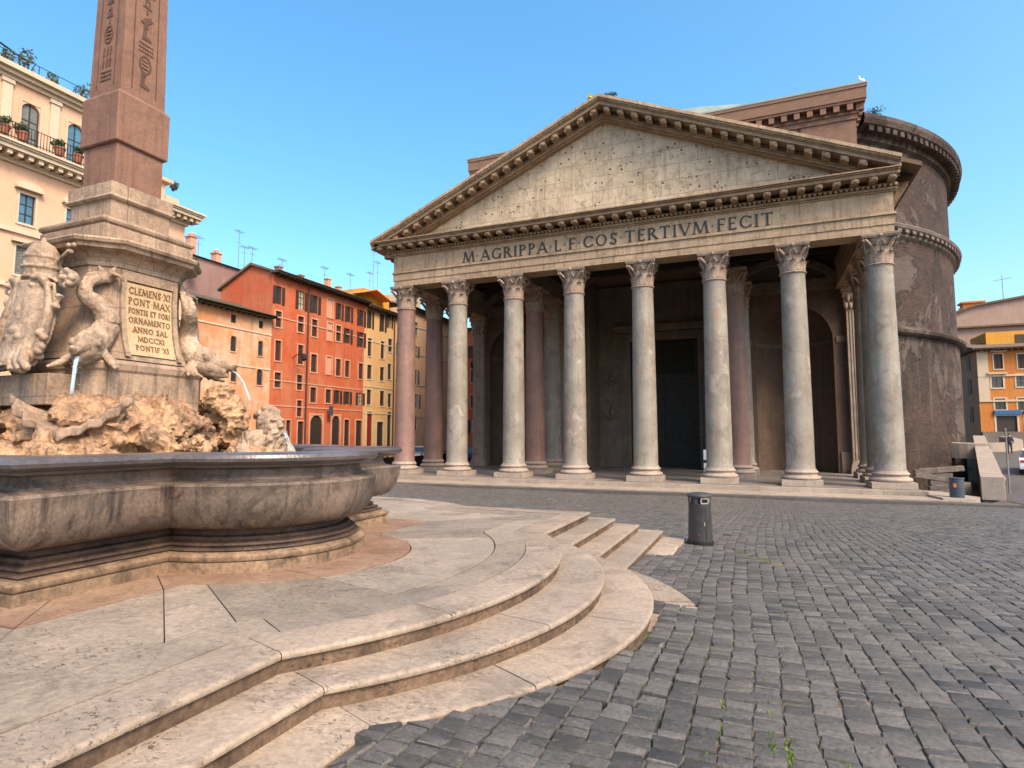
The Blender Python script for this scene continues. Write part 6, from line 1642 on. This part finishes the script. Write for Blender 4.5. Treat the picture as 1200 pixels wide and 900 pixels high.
def car(x, y, z, az, paint, label, length=4.1, estate=False):
    t = thing('parked_car', (x, y, z), label, 'car', 'cars parked in the side streets'); t.rotation_euler = (0, 0, 0)
    c_, s_ = math.cos(az), math.sin(az); k = length / 4.1
    T = lambda a, b, h: (x + a * k * c_ - b * s_, y + a * k * s_ + b * c_, z + h * (1.12 if h > .63 else 1))
    prof = [(-2.0, .30), (-2.05, .55), (-1.98, .86), (-1.75, .93), (-1.62, .96), (1.0, .95), (1.75, .82), (2.0, .66), (2.05, .42), (1.95, .28)]
    mb = MB(); n = len(prof)
    secs = [(-.80, .94), (-.84, 1.0), (.84, 1.0), (.80, .94)]
    V = [];
    for (b, sc_) in secs: V += [T(a * (sc_ * .5 + .5), b, .62 + (h - .62) * sc_) for a, h in prof]
    F_ = [(j * n + i, j * n + (i + 1) % n, (j + 1) * n + (i + 1) % n, (j + 1) * n + i) for j in range(3) for i in range(n)] + [tuple(range(n))[::-1], tuple(3 * n + i for i in range(n))]
    mb.add(V, F_); body = mb.build('body', M[paint], t, smooth=35, bevel=.03)
    rfx = [(-1.7, .95, .76), (-1.35, 1.38, .62), (-.9, 1.46, .60), (.05, 1.45, .60), (.45, 1.34, .62), (1.05, .94, .74)]
    V = []; 
    for sgn in (-1, 1): V += [T(a, sgn * w, h) for a, h, w in rfx]
    m = len(rfx); mb = MB(); mb.add(V, [(i, i + 1, m + i + 1, m + i) for i in range(m - 1)] + [tuple(range(m))[::-1], tuple(m + i for i in range(m))]); mb.build('cabin', M['glass'], t, smooth=20)
    rp_ = MB(); V = []
    for sgn in (-1, 1): V += [T(a, sgn * (w + .012), h + .015) for a, h, w in rfx[1:5]]
    rp_.add(V, [(i, i + 1, 5 + i, 4 + i) for i in range(3)]); rp_.build('roof', M[paint], t, smooth=30)
    for a in (-1.28, 1.28):
        for sgn in (-1, 1):
            w_ = MB(); 
            P = [(a + .31 / k * math.cos(q), .31 + .31 * math.sin(q)) for q in np.linspace(0, 2 * PI, 20, endpoint=False)]
            w_.prism(P, lambda p, h: T(p, sgn * .68, h), lambda p, h: T(p, sgn * .86, h)); wh = w_.build('wheel', M['tyre'], t)
            r_ = MB(); P = [(a + .19 / k * math.cos(q), .31 + .19 * math.sin(q)) for q in np.linspace(0, 2 * PI, 16, endpoint=False)]; r_.prism(P, lambda p, h: T(p, sgn * .85, h), lambda p, h: T(p, sgn * .87, h)); r_.build('rim', M['steel'], wh)
    for sgn in (-1, 1):
        l_ = MB(); l_.obox(T(-2.02, sgn * .62, .74), np.array(T(.03, 0, 0)) - np.array(T(0, 0, 0)), np.array(T(0, .14, 0)) - np.array(T(0, 0, 0)), (0, 0, .08)); l_.build('tail_light', M['lamp_red'], t)
        l_ = MB(); l_.obox(T(1.98, sgn * .58, .64), np.array(T(.04, 0, 0)) - np.array(T(0, 0, 0)), np.array(T(0, .16, 0)) - np.array(T(0, 0, 0)), (0, 0, .07)); l_.build('headlight', M['curtain'], t)
    return t
def gz(x, y): return float(zg(x, y)) - .02
car(26.55, 13.2, gz(26.55, 13.2), R(72), 'white_paint', 'white hatchback parked at the right edge beyond the parapet')
car(39.6, 40, gz(39.6, 40), R(20), 'blue_paint', 'dark blue car parked before the orange house at the right')
car(-24.5, 17.5, gz(-24.5, 17.5), R(100), 'white_paint', 'white car parked behind the leftmost porch columns')
car(-22.5, 25.5, gz(-22.5, 25.5), R(95), 'blue_paint', 'dark car farther down the lane behind the left columns')
# dark barrier left of the porch
fb = thing('street_barrier', (-19, 4, -.5), 'dark railing and panels along the left side of the porch', 'railing')
mb = MB()
for i in range(9):
    y = 1.0 + i * 2.0; mb.box(-19.3, -19.2, y, y + .1, -.6, 1.25)
mb.build('post', M['iron'], fb)
mb = MB()
for i in range(8): y = 1.12 + i * 2.0; mb.box(-19.27, -19.23, y, y + 1.86, -.45, 1.05)
mb.build('panel', M['bin_dark'], fb)
mb = MB(); mb.box(-19.32, -19.18, 1.0, 17.1, 1.252, 1.32); mb.build('rail', M['iron'], fb)

def person(x, y, z, az, label):
    t = thing('person', (x, y, z), label, 'person')
    c_, s_ = math.cos(az), math.sin(az)
    T = lambda f, r, h: (x + f * c_ - r * s_, y + f * s_ + r * c_, z + h)
    J = {'pel': (0, 0, .95), 'wst': (0, 0, 1.1), 'chs': (.01, 0, 1.32), 'nek': (.01, 0, 1.47), 'hd0': (.03, 0, 1.56), 'hd1': (.03, 0, 1.68)}
    R_ = {'pel': .15, 'wst': .13, 'chs': .165, 'nek': .06, 'hd0': .085, 'hd1': .085}
    E_ = [('pel', 'wst'), ('wst', 'chs'), ('chs', 'nek'), ('nek', 'hd0'), ('hd0', 'hd1')]
    for s, nm, st in ((-1, 'l', .18), (1, 'r', -.16)):
        J.update({'hp' + nm: (0, s * .09, .88), 'kn' + nm: (st * .6 + .03, s * .10, .48), 'an' + nm: (st, s * .10, .08), 'ft' + nm: (st + .15, s * .11, .035), 'sh' + nm: (0, s * .19, 1.40), 'el' + nm: (-.04 - st * .3, s * .25, 1.12), 'wr' + nm: (.08 - st * .6, s * .24, .90), 'hn' + nm: (.11 - st * .6, s * .235, .82)})
        R_.update({'hp' + nm: .10, 'kn' + nm: .065, 'an' + nm: .045, 'ft' + nm: .035, 'sh' + nm: .07, 'el' + nm: .048, 'wr' + nm: .033, 'hn' + nm: .036})
        E_ += [('pel', 'hp' + nm), ('hp' + nm, 'kn' + nm), ('kn' + nm, 'an' + nm), ('an' + nm, 'ft' + nm), ('chs', 'sh' + nm), ('sh' + nm, 'el' + nm), ('el' + nm, 'wr' + nm), ('wr' + nm, 'hn' + nm)]
    ks = list(J); me = bpy.data.meshes.new('body'); me.from_pydata([T(*J[k]) for k in ks], [(ks.index(a), ks.index(b)) for a, b in E_], [])
    o = bpy.data.objects.new('body', me); col.objects.link(o)
    m = o.modifiers.new('s', 'SKIN'); sv = me.skin_vertices[0].data
    for i, k in enumerate(ks): sv[i].radius = (R_[k], R_[k]); sv[i].use_root = (k == 'pel')
    ss = o.modifiers.new('ss', 'SUBSURF'); ss.levels = ss.render_levels = 2
    m2 = bpy.data.meshes.new_from_object(o.evaluated_get(bpy.context.evaluated_depsgraph_get())); o.modifiers.clear(); o.data = m2; m2.name = 'body'
    m2.materials.clear(); m2.materials.append(M['cloth_dark']); m2.materials.append(M['skin'])
    for p in m2.polygons:
        h = sum(m2.vertices[v].co.z for v in p.vertices) / len(p.vertices) - z
        p.material_index = 1 if (h > 1.48 or (.74 < h < .87 and min(abs((m2.vertices[p.vertices[0]].co - Vector(T(*J['hn' + q]))).length) for q in 'lr') < .09)) else 0
        p.use_smooth = True
    attach(o, t)
    hb_ = MB(); hb_.ball(T(.015, 0, 1.69), (.098, .095, .085)); hb_.ball(T(-.035, 0, 1.63), (.07, .088, .10)); hb_.build('hair', M['hair'], t, smooth=True)
    fb_ = MB(); fb_.ball(T(.125, 0, 1.60), (.018, .014, .025)); [fb_.ball(T(.105, q * .034, 1.635), .012, 6, 5) for q in (-1, 1)]; fb_.build('face', M['skin'], t)
p = on(2, 1184, 533, .9); px_, py_ = 28.9, 25.0
person(px_, py_, float(zg(px_, py_)), R(-110), 'person in dark clothes walking up the street beside the orange house')

ip = thing('info_post', (5.9, 1.6, 0), 'slim white and black information post beside the column right of the door', 'sign')
MB().box(5.72, 6.02, 1.55, 1.65, .0, .55).build('base', M['bin_dark'], ip); MB().box(5.72, 6.02, 1.55, 1.65, .552, 1.1).build('lower_panel', M['white_paint'], ip); MB().box(5.74, 6.0, 1.56, 1.64, 1.102, 1.3).build('band', M['bin_dark'], ip); MB().box(5.72, 6.02, 1.55, 1.65, 1.302, 1.95).build('upper_panel', M['white_paint'], ip)

# plants on the temple, the gull on its corner
bush('yellow_flower_tuft', (-.75, -1.3, 25.5), (.22, .2, .25), 120, .07, 'yellowleaf', 'bright yellow flowering tuft at the top of the pediment', 'plant', seed=70)
bush('apex_weed', (.35, -1.2, 25.42), (.75, .3, .25), 260, .07, 'leaf', 'low green weeds along the pediment peak', 'plant', seed=71)
p = on(1, 1022, 153, 16.5); bush('cornice_weed', (19.2, 19.5, 31.15), (1.0, .6, .35), 140, .10, 'leaf', 'green weed tuft on the drum rim beside the brick block', 'plant', seed=72)
def gull(x, y, z):
    t = thing('gull', (x, y, z), 'white gull perched on the brick corner of the temple', 'bird')
    mb = MB(); mb.ball((x, y, z + .22), (.26, .13, .14), rot=(0, .5, 0)); mb.tube([(x - .10, y, z + .28), (x - .17, y, z + .42), (x - .19, y, z + .52)], [.09, .07, .06], 8); mb.ball((x - .20, y, z + .55), .08); mb.tube([(x + .15, y, z + .14), (x + .42, y, z + .04)], [.07, .02], 8)
    sculpt(mb, 'body', M['feather'], t, .02, (), 2)
    MB().tube([(x - .26, y, z + .55), (x - .37, y, z + .53)], [.03, .008], 6).build('beak', M['beak'], t)
    lg = MB(); [lg.tube([(x, y + q, z + .12), (x, y + q, z)], .015, 5) for q in (-.05, .05)]; lg.build('leg', M['beak'], t)
gull(17.5, 13.2, 30.5)
# roof corner of a lantern seen left over the raking cornice
